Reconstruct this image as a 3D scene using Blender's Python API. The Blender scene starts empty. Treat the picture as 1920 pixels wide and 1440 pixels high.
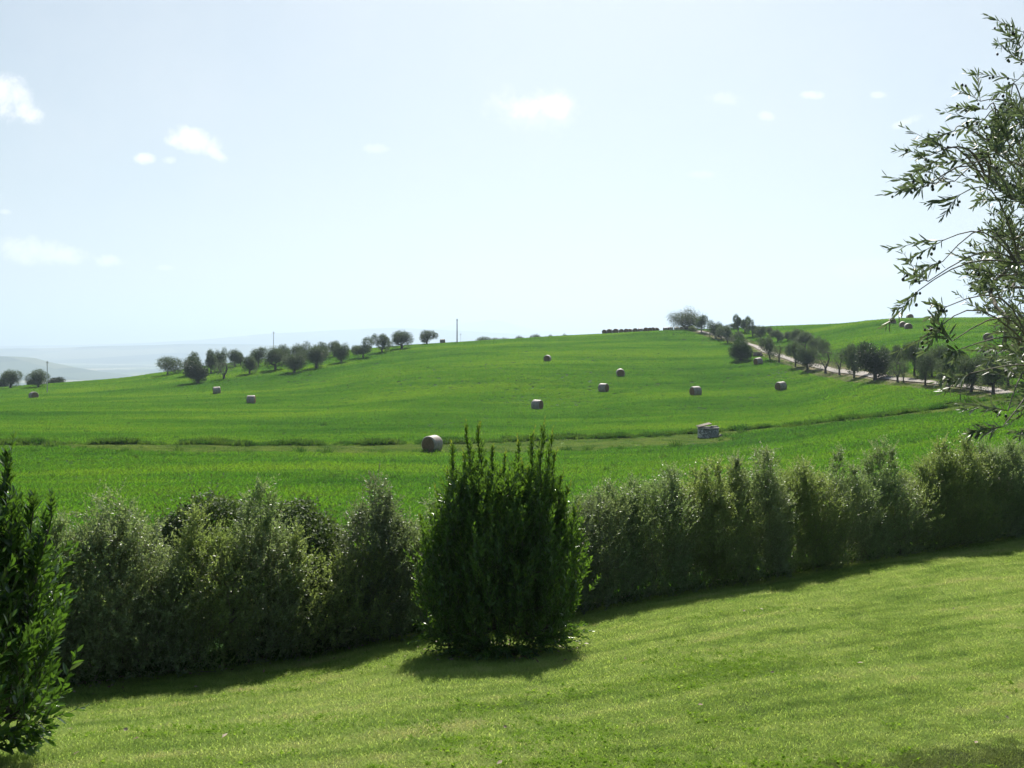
import bpy, math, random
import numpy as np
R = math.radians
rng = np.random.default_rng(7)
random.seed(7)
S = bpy.context.scene
COL = S.collection

# ------------------------------------------------------------------ camera
F, CX, HY = 1867.0, 960.0, 640.0          # focal length, centre column and horizon row of the 1920x1440 picture
cam = bpy.data.objects.new('camera', bpy.data.cameras.new('camera'))
COL.objects.link(cam)
cam.location = (0, 0, 0); cam.rotation_euler = (R(90), 0, 0)
cam.data.sensor_width = 36; cam.data.lens = 36 * F / 1920
cam.data.shift_y = -(720 - HY) / 1920
cam.data.clip_start = 0.05; cam.data.clip_end = 200000
S.camera = cam

# ------------------------------------------------------------------ sky, sun, exposure
SUN_EL, SUN_AZ = 43.0, 5.0                 # azimuth: degrees right of straight ahead (+Y)
S.view_settings.view_transform = 'Standard'; S.view_settings.look = 'None'
S.view_settings.exposure = 0.86; S.view_settings.gamma = 1
sl = bpy.data.lights.new('sun', 'SUN'); sl.energy = 5.0; sl.angle = R(0.53); sl.color = (1.0, 0.95, 0.86)
sun = bpy.data.objects.new('sun', sl); COL.objects.link(sun)
sun.rotation_euler = (R(-(90 - SUN_EL)), 0, R(-SUN_AZ))
sun.rotation_mode = 'XYZ'

w = bpy.data.worlds.new('World'); S.world = w; w.use_nodes = True
W = w.node_tree; W.nodes.clear()
class NT:
    def __init__(s, t): s.t = t
    def n(s, typ, **kw):
        nd = s.t.nodes.new(typ)
        for k, v in kw.items(): setattr(nd, k, v)
        return nd
    def l(s, a, b): s.t.links.new(a, b)
    def put(s, sock, v):
        if isinstance(v, bpy.types.NodeSocket): s.l(v, sock)
        elif v is not None: sock.default_value = v
    def m(s, op, a, b=None, c=None, clamp=False):
        nd = s.n('ShaderNodeMath', operation=op); nd.use_clamp = clamp
        s.put(nd.inputs[0], a)
        if b is not None: s.put(nd.inputs[1], b)
        if c is not None: s.put(nd.inputs[2], c)
        return nd.outputs[0]
    def mix(s, f, a, b, bt='MIX'):
        nd = s.n('ShaderNodeMix', data_type='RGBA', blend_type=bt)
        s.put(nd.inputs[0], f); s.put(nd.inputs[6], a); s.put(nd.inputs[7], b)
        return nd.outputs[2]
    def noise(s, vec, scale, detail=4, rough=.55, dist=0.0):
        nd = s.n('ShaderNodeTexNoise'); nd.inputs['Scale'].default_value = scale
        nd.inputs['Detail'].default_value = detail; nd.inputs['Roughness'].default_value = rough
        nd.inputs['Distortion'].default_value = dist
        if vec is not None: s.l(vec, nd.inputs['Vector'])
        return nd
    def mapr(s, v, a, b, c=0.0, d=1.0, smooth=True):
        nd = s.n('ShaderNodeMapRange'); nd.interpolation_type = 'SMOOTHSTEP' if smooth else 'LINEAR'
        s.put(nd.inputs[0], v)
        for i, q in enumerate((a, b, c, d)): nd.inputs[i + 1].default_value = q
        return nd.outputs[0]
    def ramp(s, v, stops):
        nd = s.n('ShaderNodeValToRGB'); s.put(nd.inputs[0], v); e = nd.color_ramp.elements
        while len(e) < len(stops): e.new(.5)
        for q, (p, c) in zip(e, stops): q.position = p; q.color = (*c, 1)
        return nd.outputs[0]

SKY_STRENGTH = 0.05
HAZE_DENSITY = 1.8e-4
t = NT(W)
sky = t.n('ShaderNodeTexSky', sky_type='NISHITA'); sky.sun_disc = False
sky.sun_elevation = R(SUN_EL); sky.sun_rotation = R(SUN_AZ)
sky.altitude = 200; sky.air_density = 1.0; sky.dust_density = 1.6; sky.ozone_density = 1.0
geo = t.n('ShaderNodeTexCoord')
sep = t.n('ShaderNodeSeparateXYZ'); t.l(geo.outputs['Generated'], sep.inputs[0])
yy = t.m('MAXIMUM', sep.outputs[1], 0.02)
uu = t.m('DIVIDE', sep.outputs[0], yy); vv = t.m('DIVIDE', sep.outputs[2], yy)
cmb = t.n('ShaderNodeCombineXYZ'); t.l(uu, cmb.inputs[0]); t.l(vv, cmb.inputs[1])
nz = t.noise(cmb.outputs[0], 32, 9, .68, .3); nz2 = t.noise(cmb.outputs[0], 7, 5, .6)
wob = t.m('MULTIPLY', t.m('SUBTRACT', nz.outputs[0], .5), 5.2)
cl = None
for (px, py, a, b, s_, tilt) in [
    (6, 178, 62, 42, 1, -.25), (45, 205, 34, 20, 1, -.35), (365, 264, 48, 22, 1, -.2), (335, 262, 25, 14, 1, 0), (400, 284, 24, 12, .9, -.5),
    (268, 298, 22, 10, 1, 0), (318, 300, 16, 7, .6, 0), (980, 200, 40, 26, 1, 0), (1035, 200, 36, 24, .9, 0), (1000, 205, 80, 40, .35, 0),
    (60, 470, 62, 24, 1, -.1), (130, 482, 58, 16, 1, -.1), (205, 490, 34, 11, .9, 0), (10, 458, 44, 18, .9, 0),
    (1523, 178, 22, 8, .7, 0), (1437, 218, 15, 8, .55, 0), (1700, 228, 26, 8, .6, .35), (1648, 178, 16, 6, .5, 0),
    (705, 278, 24, 9, .45, 0), (1360, 185, 32, 12, .4, 0), (10, 397, 12, 5, .6, 0), (1310, 328, 30, 7, .3, 0),
    (1630, 510, 70, 22, .25, 0), (310, 502, 16, 5, .5, 0)]:
    du = t.m('SUBTRACT', uu, (px - CX) / F); dv = t.m('SUBTRACT', vv, (HY - py) / F)
    dv = t.m('SUBTRACT', dv, t.m('MULTIPLY', du, tilt))
    q = t.m('ADD', t.m('POWER', t.m('ABSOLUTE', t.m('MULTIPLY', du, F / a)), 2.0), t.m('POWER', t.m('ABSOLUTE', t.m('MULTIPLY', dv, F / b)), 2.0))
    k = t.m('MULTIPLY', t.mapr(t.m('ADD', q, wob), 1.6, -.4), s_)
    cl = k if cl is None else t.m('MAXIMUM', cl, k)
veil = t.m('MULTIPLY', t.mapr(nz2.outputs[0], .35, .8), .22)
# thin high veil of moisture whitening the whole sky, thickest toward the horizon and the sun
hor = t.m('POWER', t.m('SUBTRACT', 1.0, t.m('MAXIMUM', sep.outputs[2], 0.0)), 3.0)
dots = t.m('ADD', t.m('MULTIPLY', sep.outputs[0], .022), t.m('ADD', t.m('MULTIPLY', sep.outputs[1], math.cos(R(SUN_EL))), t.m('MULTIPLY', sep.outputs[2], math.sin(R(SUN_EL)))))
nearsun = t.mapr(dots, .55, .95)
whit = t.m('MULTIPLY', t.m('ADD', t.m('ADD', t.m('MULTIPLY', hor, .45), t.m('MULTIPLY', nearsun, .30)), veil, clamp=True), t.mapr(sep.outputs[1], -.2, .6, .15, 1.0))
WHITE = (8.45, 8.95, 9.3, 1)
skc = t.mix(whit, t.mix(1.0, sky.outputs[0], (.90, .975, .96, 1), 'MULTIPLY'), WHITE)
skc = t.mix(t.m('MULTIPLY', cl, .95), skc, (12.5, 12.5, 12.4, 1))
bg = t.n('ShaderNodeBackground'); t.l(skc, bg.inputs[0]); bg.inputs[1].default_value = SKY_STRENGTH
wo = t.n('ShaderNodeOutputWorld'); t.l(bg.outputs[0], wo.inputs[0])

S.cycles.use_denoising = True; S.cycles.use_adaptive_sampling = False
S.cycles.max_bounces = 8; S.cycles.diffuse_bounces = 3; S.cycles.transmission_bounces = 4; S.cycles.volume_bounces = 1
S.cycles.transparent_max_bounces = 8
S.cycles.volume_step_rate = 1

# ------------------------------------------------------------------ tagging helpers
def tag(o, label=None, cat=None, group=None, kind=None):
    if label: o['label'] = label
    if cat: o['category'] = cat
    if group: o['group'] = group
    if kind: o['kind'] = kind
    return o
def empty(name, loc, rz=0, scale=(1, 1, 1)):
    o = bpy.data.objects.new(name, None); COL.objects.link(o)
    o.location = loc; o.rotation_euler = (0, 0, rz); o.scale = scale; o.empty_display_size = .2
    return o
def mesh_obj(name, verts, faces, mat, parent=None, smooth=False, me=None):
    """faces: (n,3)/(n,4) int array, or list of such arrays"""
    if me is None:
        me = bpy.data.meshes.new(name)
        verts = np.asarray(verts, np.float32)
        fl = faces if isinstance(faces, list) else [faces]
        fl = [np.asarray(f, np.int32) for f in fl if len(f)]
        me.vertices.add(len(verts)); me.vertices.foreach_set('co', verts.ravel())
        nl = sum(f.size for f in fl); npoly = sum(len(f) for f in fl)
        me.loops.add(nl); me.loops.foreach_set('vertex_index', np.concatenate([f.ravel() for f in fl]))
        me.polygons.add(npoly)
        tot = np.concatenate([np.full(len(f), f.shape[1], np.int32) for f in fl])
        st = np.concatenate([[0], np.cumsum(tot)[:-1]]).astype(np.int32)
        me.polygons.foreach_set('loop_start', st)
        me.update(calc_edges=True); me.validate()
        if smooth: me.polygons.foreach_set('use_smooth', np.ones(npoly, bool))
        for m_ in (mat if isinstance(mat, list) else [mat]):
            if m_: me.materials.append(m_)
    o = bpy.data.objects.new(name, me); COL.objects.link(o)
    if parent: o.parent = parent
    return o
def nrm(a): return a / np.maximum(np.linalg.norm(a, axis=-1, keepdims=True), 1e-9)

# ------------------------------------------------------------------ materials
def newmat(name):
    m = bpy.data.materials.new(name); m.use_nodes = True; m.node_tree.nodes.clear()
    q = NT(m.node_tree); q.out = q.n('ShaderNodeOutputMaterial'); return m, q
def leafmat(name, dark, light, trans, tf=.35, rough=.4, spec=.5, patch=None, pscale=.5, bright=None, bfrac=.0):
    m, q = newmat(name)
    g = q.n('ShaderNodeNewGeometry')
    rnd = g.outputs['Random Per Island']
    c = q.mix(rnd, (*dark, 1), (*light, 1))
    tc = (*trans, 1)
    if patch is not None:
        pn = q.noise(g.outputs['Position'], pscale, 3)
        k = q.mapr(pn.outputs[0], .42, .62)
        c = q.mix(k, c, q.mix(1.0, c, (*patch, 1), 'MULTIPLY'))
        tc = q.mix(k, tc, q.mix(1.0, tc, (*patch, 1), 'MULTIPLY'))
    if bright is not None:
        k = q.m('GREATER_THAN', q.m('FRACT', q.m('MULTIPLY', rnd, 37.7)), 1 - bfrac)
        c = q.mix(k, c, (*bright, 1))
    pb = q.n('ShaderNodeBsdfPrincipled'); q.put(pb.inputs['Base Color'], c)
    pb.inputs['Roughness'].default_value = rough; pb.inputs['Specular IOR Level'].default_value = spec
    tr = q.n('ShaderNodeBsdfTranslucent'); q.put(tr.inputs[0], tc)
    mx = q.n('ShaderNodeMixShader'); mx.inputs[0].default_value = tf
    q.l(pb.outputs[0], mx.inputs[1]); q.l(tr.outputs[0], mx.inputs[2]); q.l(mx.outputs[0], q.out.inputs[0])
    return m
def barkmat(name, a, b, scale=8):
    m, q = newmat(name); g = q.n('ShaderNodeTexCoord')
    mp = q.n('ShaderNodeMapping'); q.l(g.outputs['Object'], mp.inputs[0]); mp.inputs['Scale'].default_value = (1, 1, .25)
    nn = q.noise(mp.outputs[0], scale, 6, .65)
    c = q.ramp(nn.outputs[0], [(.3, a), (.7, b)])
    pb = q.n('ShaderNodeBsdfPrincipled'); q.l(c, pb.inputs['Base Color']); pb.inputs['Roughness'].default_value = .9
    bm = q.n('ShaderNodeBump'); bm.inputs['Strength'].default_value = .6; bm.inputs['Distance'].default_value = .03
    q.l(nn.outputs[0], bm.inputs['Height']); q.l(bm.outputs[0], pb.inputs['Normal'])
    q.l(pb.outputs[0], q.out.inputs[0]); return m
bark = barkmat('bark', (.035, .028, .022), (.13, .11, .09))
bark_pale = barkmat('bark_pale', (.10, .085, .065), (.26, .23, .18), 14)

# lawn colours as a function of place, shared by soil and blades
def lawn_colour(q, pos, dark, dry):
    m0 = q.n('ShaderNodeMapping'); q.l(pos, m0.inputs[0]); m0.inputs['Rotation'].default_value = (0, 0, -.50)
    mp = q.n('ShaderNodeMapping'); q.l(m0.outputs[0], mp.inputs[0]); mp.inputs['Scale'].default_value = (.34, 2.3, 1)
    a = q.noise(mp.outputs[0], 1.1, 5, .6, .4)         # mowing streaks
    b = q.noise(pos, 4.5, 4, .6)
    c = q.noise(pos, .33, 3, .5)
    k = q.m('ADD', q.m('MULTIPLY', a.outputs[0], .62), q.m('MULTIPLY', b.outputs[0], .38))
    k = q.m('ADD', k, q.m('MULTIPLY', q.m('SUBTRACT', c.outputs[0], .5), .25))
    col = q.ramp(k, [(.34, dark[0]), (.45, dark[1]), (.55, dark[2]), (.66, dry)])
    # a ragged strip at the near right where the lawn colour turns darker and duller
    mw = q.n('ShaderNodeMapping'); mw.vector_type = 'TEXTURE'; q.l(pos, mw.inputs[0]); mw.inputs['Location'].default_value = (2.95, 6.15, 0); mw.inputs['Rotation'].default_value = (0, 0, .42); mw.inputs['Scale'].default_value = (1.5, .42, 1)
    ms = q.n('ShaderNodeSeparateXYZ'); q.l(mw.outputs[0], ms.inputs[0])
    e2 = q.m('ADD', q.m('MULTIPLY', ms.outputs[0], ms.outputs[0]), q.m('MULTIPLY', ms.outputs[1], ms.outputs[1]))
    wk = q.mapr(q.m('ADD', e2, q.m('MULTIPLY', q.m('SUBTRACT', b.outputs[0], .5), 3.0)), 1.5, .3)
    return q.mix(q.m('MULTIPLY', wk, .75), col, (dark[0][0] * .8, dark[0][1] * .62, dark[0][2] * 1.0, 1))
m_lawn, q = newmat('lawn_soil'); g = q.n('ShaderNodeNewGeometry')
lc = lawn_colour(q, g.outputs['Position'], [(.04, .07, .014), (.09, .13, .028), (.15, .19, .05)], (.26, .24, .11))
fine = q.noise(g.outputs['Position'], 45, 5, .7)
lc = q.mix(q.mapr(fine.outputs[0], .3, .7), q.mix(1, lc, (.45, .5, .4, 1), 'MULTIPLY'), lc)
pb = q.n('ShaderNodeBsdfPrincipled'); q.l(lc, pb.inputs['Base Color']); pb.inputs['Roughness'].default_value = .9; pb.inputs['Specular IOR Level'].default_value = .1
bm = q.n('ShaderNodeBump'); bm.inputs['Strength'].default_value = 1; bm.inputs['Distance'].default_value = .03
q.l(fine.outputs[0], bm.inputs['Height']); q.l(bm.outputs[0], pb.inputs['Normal']); q.l(pb.outputs[0], q.out.inputs[0])

def grassblade(name, fn, tf, tboost):
    m, q = newmat(name); g = q.n('ShaderNodeNewGeometry')
    c = fn(q, g)
    oi = q.n('ShaderNodeObjectInfo')
    hs = q.n('ShaderNodeHueSaturation'); q.l(c, hs.inputs['Color'])
    q.put(hs.inputs['Value'], q.m('ADD', .82, q.m('MULTIPLY', g.outputs['Random Per Island'], .36)))
    q.put(hs.inputs['Hue'], q.m('ADD', .488, q.m('MULTIPLY', oi.outputs['Random'], .024)))
    pb = q.n('ShaderNodeBsdfPrincipled'); q.l(hs.outputs[0], pb.inputs['Base Color']); pb.inputs['Roughness'].default_value = .7; pb.inputs['Specular IOR Level'].default_value = .06
    tr = q.n('ShaderNodeBsdfTranslucent'); q.l(q.mix(1, hs.outputs[0], tboost, 'MULTIPLY'), tr.inputs[0])
    mx = q.n('ShaderNodeMixShader'); mx.inputs[0].default_value = tf
    q.l(pb.outputs[0], mx.inputs[1]); q.l(tr.outputs[0], mx.inputs[2]); q.l(mx.outputs[0], q.out.inputs[0]); return m
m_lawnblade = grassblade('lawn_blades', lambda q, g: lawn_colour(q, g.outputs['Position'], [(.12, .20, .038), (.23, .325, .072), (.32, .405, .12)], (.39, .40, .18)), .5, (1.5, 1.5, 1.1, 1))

def field_colour(q, pos, lo, mid, hi, dry, attr=True):
    mp = q.n('ShaderNodeMapping'); q.l(pos, mp.inputs[0]); mp.inputs['Rotation'].default_value = (0, 0, .12); mp.inputs['Scale'].default_value = (.35, 1.0, .3)
    a = q.noise(mp.outputs[0], .06, 5, .55, .5); b = q.noise(mp.outputs[0], .5, 5, .6)
    k = q.m('ADD', q.m('MULTIPLY', a.outputs[0], .7), q.m('MULTIPLY', b.outputs[0], .3))
    c = q.ramp(k, [(.38, lo), (.5, mid), (.62, hi)])
    return c
m_field, q = newmat('field_soil'); g = q.n('ShaderNodeNewGeometry'); P_ = g.outputs['Position']
fc = field_colour(q, P_, (.020, .060, .010), (.030, .088, .011), (.050, .115, .014), None)
fn_ = q.noise(P_, 2.2, 6, .7)
fc = q.mix(q.mapr(fn_.outputs[0], .32, .62), q.mix(1, fc, (.55, .62, .7, 1), 'MULTIPLY'), fc)
at = q.n('ShaderNodeAttribute', attribute_name='path'); av = q.n('ShaderNodeAttribute', attribute_name='verge')
en = q.m('MULTIPLY', q.m('SUBTRACT', q.noise(P_, .45, 5, .65).outputs[0], .5), 1.3)
pk = q.m('MULTIPLY', q.mapr(q.m('ADD', at.outputs['Fac'], q.m('MULTIPLY', en, 1.3)), .45, 1.05), .9)
drn = q.noise(P_, 1.3, 4)
fc = q.mix(pk, fc, q.ramp(drn.outputs[0], [(.32, (.07, .14, .018)), (.5, (.12, .19, .028)), (.68, (.18, .22, .05))]))
vk = q.mapr(q.m('ADD', av.outputs['Fac'], en), .4, .7)
fc = q.mix(vk, fc, q.ramp(drn.outputs[0], [(.32, (.06, .095, .025)), (.5, (.13, .12, .055)), (.68, (.22, .17, .10))]))
pb = q.n('ShaderNodeBsdfPrincipled'); q.l(fc, pb.inputs['Base Color']); pb.inputs['Roughness'].default_value = .9; pb.inputs['Specular IOR Level'].default_value = .08
bm = q.n('ShaderNodeBump'); bm.inputs['Strength'].default_value = .8; bm.inputs['Distance'].default_value = .35
q.l(fn_.outputs[0], bm.inputs['Height']); q.l(bm.outputs[0], pb.inputs['Normal']); q.l(pb.outputs[0], q.out.inputs[0])
m_crop = grassblade('crop_leaves', lambda q, g: field_colour(q, g.outputs['Position'], (.056, .150, .014), (.100, .215, .016), (.165, .268, .020), None), .5, (1.3, 1.5, .8, 1))
m_rank = grassblade('rank_grass', lambda q, g: q.ramp(q.noise(g.outputs['Position'], .5, 3).outputs[0], [(.35, (.045, .12, .015)), (.65, (.10, .17, .025))]), .4, (1.3, 1.4, .9, 1))
m_dry = grassblade('dry_grass', lambda q, g: q.ramp(q.noise(g.outputs['Position'], .4, 3).outputs[0], [(.35, (.09, .18, .022)), (.65, (.18, .25, .05))]), .4, (1.3, 1.3, 1, 1))

# ------------------------------------------------------------------ terrain
def pchip(x, y, xi):
    x = np.asarray(x, float); y = np.asarray(y, float); h = np.diff(x); d = np.diff(y) / h
    m = np.zeros_like(y); m[0] = d[0]; m[-1] = d[-1]
    for i in range(1, len(x) - 1):
        if d[i - 1] * d[i] > 0:
            w1 = 2 * h[i] + h[i - 1]; w2 = h[i] + 2 * h[i - 1]
            m[i] = (w1 + w2) / (w1 / d[i - 1] + w2 / d[i])
    xi = np.clip(xi, x[0], x[-1]); k = np.clip(np.searchsorted(x, xi, side='right') - 1, 0, len(h) - 1)
    s = (xi - x[k]) / h[k]; hk = h[k]
    return ((1 + 2 * s) * (1 - s) ** 2 * y[k] + s * (1 - s) ** 2 * hk * m[k] + s * s * (3 - 2 * s) * y[k + 1] + s * s * (s - 1) * hk * m[k + 1])
# profile of the ground along a line of sight: (row in picture, metres ahead); last one is the crest
COLS = {
    0:    [(1440, 6), (1300, 11.3), (1150, 15), (1000, 36), (900, 62), (840, 85), (780, 140), (750, 200), (728, 280)],
    220:  [(1440, 6), (1290, 11.6), (1150, 16), (990, 38), (900, 61), (840, 85), (780, 140), (750, 185), (712, 270)],
    400:  [(1440, 6), (1270, 12.2), (1150, 16.5), (980, 40), (900, 60), (840, 85), (775, 145), (739, 190), (704, 240), (686, 275)],
    560:  [(1440, 6), (1250, 12.8), (1150, 17), (970, 42), (900, 60), (845, 85), (780, 138), (740, 180), (700, 225), (667, 280)],
    800:  [(1440, 6), (1235, 12.0), (1190, 14), (1080, 21), (960, 45), (900, 62), (847, 87), (800, 115), (768, 140), (735, 165), (706, 187), (678, 217), (647, 290)],
    1000: [(1440, 6), (1225, 12.2), (1080, 21), (950, 45), (890, 65), (840, 90), (800, 118), (768, 145), (735, 165), (706, 181), (678, 207), (635, 300)],
    1300: [(1440, 6), (1100, 17.5), (1050, 22), (920, 48), (870, 70), (820, 100), (780, 125), (742, 155), (680, 205), (640, 260), (619, 292)],
    1464: [(1440, 6), (1075, 18.6), (1020, 24), (900, 48), (860, 68), (815, 95), (780, 120), (732, 158), (690, 186), (675, 198), (640, 242), (613, 300)],
    1700: [(1440, 6.1), (1035, 20.6), (980, 27), (880, 45), (830, 67), (780, 92), (750, 109), (720, 126), (700, 138), (660, 168), (618, 222), (598, 265)],
    1920: [(1440, 6.2), (1005, 22.4), (950, 29), (850, 45), (800, 65), (760, 85), (720, 108), (660, 150), (618, 205), (597, 260)],
}
CREST = {k: v[-1][1] for k, v in COLS.items()}
DG = np.geomspace(1.0, 4000, 700)
ucols = np.array([(k - CX) / F for k in sorted(COLS)])
prof = []
for k in sorted(COLS):
    pts = [(d, -(y - HY) / F * d) for y, d in COLS[k]]
    dc, zc = pts[-1]; g_ = zc / dc
    pts = [(1.0, -1.62), (3.0, -1.98)] + pts
    pts += [(dc + 25, g_ * (dc + 25) - .9), (dc + 70, g_ * dc - 5.5), (dc + 160, g_ * dc - 17), (800, -75), (1500, -140), (4000, -175)]
    d_, z_ = zip(*pts); prof.append(pchip(d_, z_, DG))
prof = np.array(prof)
UG = np.linspace(ucols[0], ucols[-1], 241)
TAB = np.array([pchip(ucols, prof[:, i], UG) for i in range(len(DG))]).T          # [u, d]
kern = np.exp(-np.linspace(-2, 2, 13) ** 2); kern /= kern.sum()
pad = np.pad(TAB, ((6, 6), (0, 0)), mode='reflect', reflect_type='odd')
TAB = sum(kern[i] * pad[i:i + len(UG)] for i in range(13))
def H(X, Y):
    X = np.asarray(X, float); Y = np.asarray(Y, float)
    d = np.clip(Y, 1.0, 3999); u = np.clip(X / np.maximum(Y, 4.0), UG[0], UG[-1])
    fi = (np.log(d) - np.log(DG[0])) / (np.log(DG[-1]) - np.log(DG[0])) * (len(DG) - 1)
    fu = (u - UG[0]) / (UG[-1] - UG[0]) * (len(UG) - 1)
    i = np.clip(fi.astype(int), 0, len(DG) - 2); j = np.clip(fu.astype(int), 0, len(UG) - 2)
    a = fi - i; b = fu - j
    z = (TAB[j, i] * (1 - a) * (1 - b) + TAB[j, i + 1] * a * (1 - b) + TAB[j + 1, i] * (1 - a) * b + TAB[j + 1, i + 1] * a * b)
    r = np.sqrt(X * X + Y * Y)
    und = .03 * np.sin(X * .9 + 1.3) * np.sin(Y * .8) * np.clip((r - 5) / 5, 0, 1)
    und = und + .16 * np.sin(X * .071 + .6 * np.sin(Y * .05)) * np.sin(Y * .083 + 1) * np.clip((r - 40) / 40, 0, 1)
    return z + und
def Hs(x, y): return float(H(np.array([x]), np.array([y]))[0])
SCAN = np.geomspace(4.0, 420, 4000)
def on_ground(px, py, far=420, start=4.0):
    """where the line of sight through a picture point first meets the ground"""
    d = SCAN[(SCAN < far) & (SCAN >= start)]; zz = H((px - CX) / F * d, d)
    row = HY - zz / d * F
    hit = np.where(row <= py)[0]
    k = hit[0] if len(hit) else int(np.argmin(row))
    dd = d[k]; X = (px - CX) / F * dd
    return float(X), float(dd), float(Hs(X, dd))
HA, HB = 15.3, .63                       # hedge line: Y = HA + HB X

# road and track centre lines
road_px = [(1309, 621), (1322, 624), (1333, 626.5), (1357, 633.5), (1388, 641), (1417, 650), (1434, 659), (1465, 669), (1500, 680), (1531, 687), (1594, 699), (1636, 705), (1691, 712.5), (1747, 718), (1785, 722), (1847, 730), (1918, 742)]
road = np.array([on_ground(*p)[:2] for p in road_px])
road = np.vstack([road, [[64, 78], [85, 60]]])
track_px = [(-60, 838), (60, 836), (200, 838), (400, 842), (600, 843), (800, 841), (950, 840), (1100, 834), (1230, 829), (1320, 818), (1430, 806), (1560, 794), (1700, 779), (1800, 767), (1860, 758), (1935, 752)]
track_w = [.6, .9, 2.4, 4.0, 3.8, 4.0, 5.8, 7.0, 6.6, 3.6, 1.1, 1.0, 1.3, 3.2, 4.5, 6]
track = np.array([on_ground(*p)[:2] for p in track_px])
def resample(pl, n):
    s = np.concatenate([[0], np.cumsum(np.linalg.norm(np.diff(pl[:, :2], axis=0), axis=1))])
    q = np.linspace(0, s[-1], n); out = np.stack([pchip(s, pl[:, i], q) for i in range(pl.shape[1])], 1); return out
roadc = resample(road, 240); trackc = resample(np.column_stack([track, track_w]), 400)
for _ in range(6): roadc[1:-1] = (roadc[:-2] + roadc[2:] + 2 * roadc[1:-1]) / 4
def dist_to(pl, X, Y, wcol=None):
    out = np.full(X.shape, 1e9); wd = np.ones(X.shape)
    for p in pl[::2]:
        q = np.hypot(X - p[0], Y - p[1])
        k = q < out; out = np.where(k, q, out)
        if wcol is not None: wd = np.where(k, p[wcol], wd)
    return (out, wd) if wcol is not None else out
def surf_mask(X, Y):
    d, wd = dist_to(trackc, X, Y, 2); a = np.clip(1.25 - d / wd * .75, 0, 1)
    a = a * np.clip((Y - 40) / 5, 0, 1)
    r = dist_to(roadc, X, Y); b = np.clip(1.5 - r / 3.5, 0, 1)
    return a, b

def add_attr(o, name, arr):
    at_ = o.data.attributes.new(name, 'FLOAT', 'POINT'); at_.data.foreach_set('value', np.asarray(arr, np.float32).ravel())
def grid_faces(nr, nc):
    i = np.arange(nr - 1)[:, None] * nc + np.arange(nc - 1)[None]; i = i.ravel()
    return np.stack([i, i + 1, i + nc + 1, i + nc], 1)

# lawn (this side of the hedge)
nx, ny = 220, 200
Xg = np.linspace(-45, 60, nx)[None].repeat(ny, 0); yl = np.clip(HA + HB * Xg[0], 2, None)
tt = np.linspace(0, 1, ny)[:, None] ** .8
Yg = -30 + (yl[None] + .6 + 30) * tt
lawn = mesh_obj('lawn', np.stack([Xg, Yg, H(Xg, Yg)], -1).reshape(-1, 3), grid_faces(ny, nx), m_lawn, smooth=True)
tag(lawn, kind='structure')
# field (beyond the hedge)
ns, nd = 520, 640
s_ = np.linspace(-1.3, 1.2, ns)[None].repeat(nd, 0)
y0 = np.clip((HA + 20 * s_ * HB) / (1 - s_ * HB), 2, 130)
tt = np.linspace(0, 1, nd)[:, None]
Yf = np.exp(np.log(y0 + 5) + (np.log(3900) - np.log(y0 + 5)) * tt) - 5
Xf = s_ * (Yf + 20)
Zf = H(Xf, Yf)
field = mesh_obj('field', np.stack([Xf, Yf, Zf], -1).reshape(-1, 3), grid_faces(nd, ns), m_field, smooth=True)
a_, b_ = surf_mask(Xf, Yf); add_attr(field, 'path', a_); add_attr(field, 'verge', b_)
tag(field, kind='structure')

# road
m_road, q = newmat('gravel_road'); g = q.n('ShaderNodeNewGeometry')
n1 = q.noise(g.outputs['Position'], .5, 5, .6); n2 = q.noise(g.outputs['Position'], 7, 4, .6)
c = q.mix(n2.outputs[0], q.ramp(n1.outputs[0], [(.35, (.21, .18, .155)), (.65, (.32, .29, .26))]), (.30, .27, .24, 1))
pb = q.n('ShaderNodeBsdfPrincipled'); q.l(c, pb.inputs['Base Color']); pb.inputs['Roughness'].default_value = .95
bm = q.n('ShaderNodeBump'); bm.inputs['Distance'].default_value = .03; q.l(n2.outputs[0], bm.inputs['Height']); q.l(bm.outputs[0], pb.inputs['Normal'])
q.l(pb.outputs[0], q.out.inputs[0])
tg = nrm(np.gradient(roadc, axis=0)); nl_ = np.stack([-tg[:, 1], tg[:, 0]], 1)
offs = np.linspace(-.68, .68, 9); wv = 1 + .12 * np.sin(np.arange(len(roadc)) * .5)
RX = roadc[:, None, 0] + nl_[:, None, 0] * offs[None] * wv[:, None]; RY = roadc[:, None, 1] + nl_[:, None, 1] * offs[None] * wv[:, None]
# centre strip slightly crowned above the field sheet
RZ = H(RX, RY) + .10 + .03 * (1 - (offs[None] / 1.15) ** 2)
rd = mesh_obj('road', np.stack([RX, RY, RZ], -1).reshape(-1, 3), grid_faces(len(roadc), 9), m_road, smooth=True); tag(rd, kind='structure')

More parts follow.
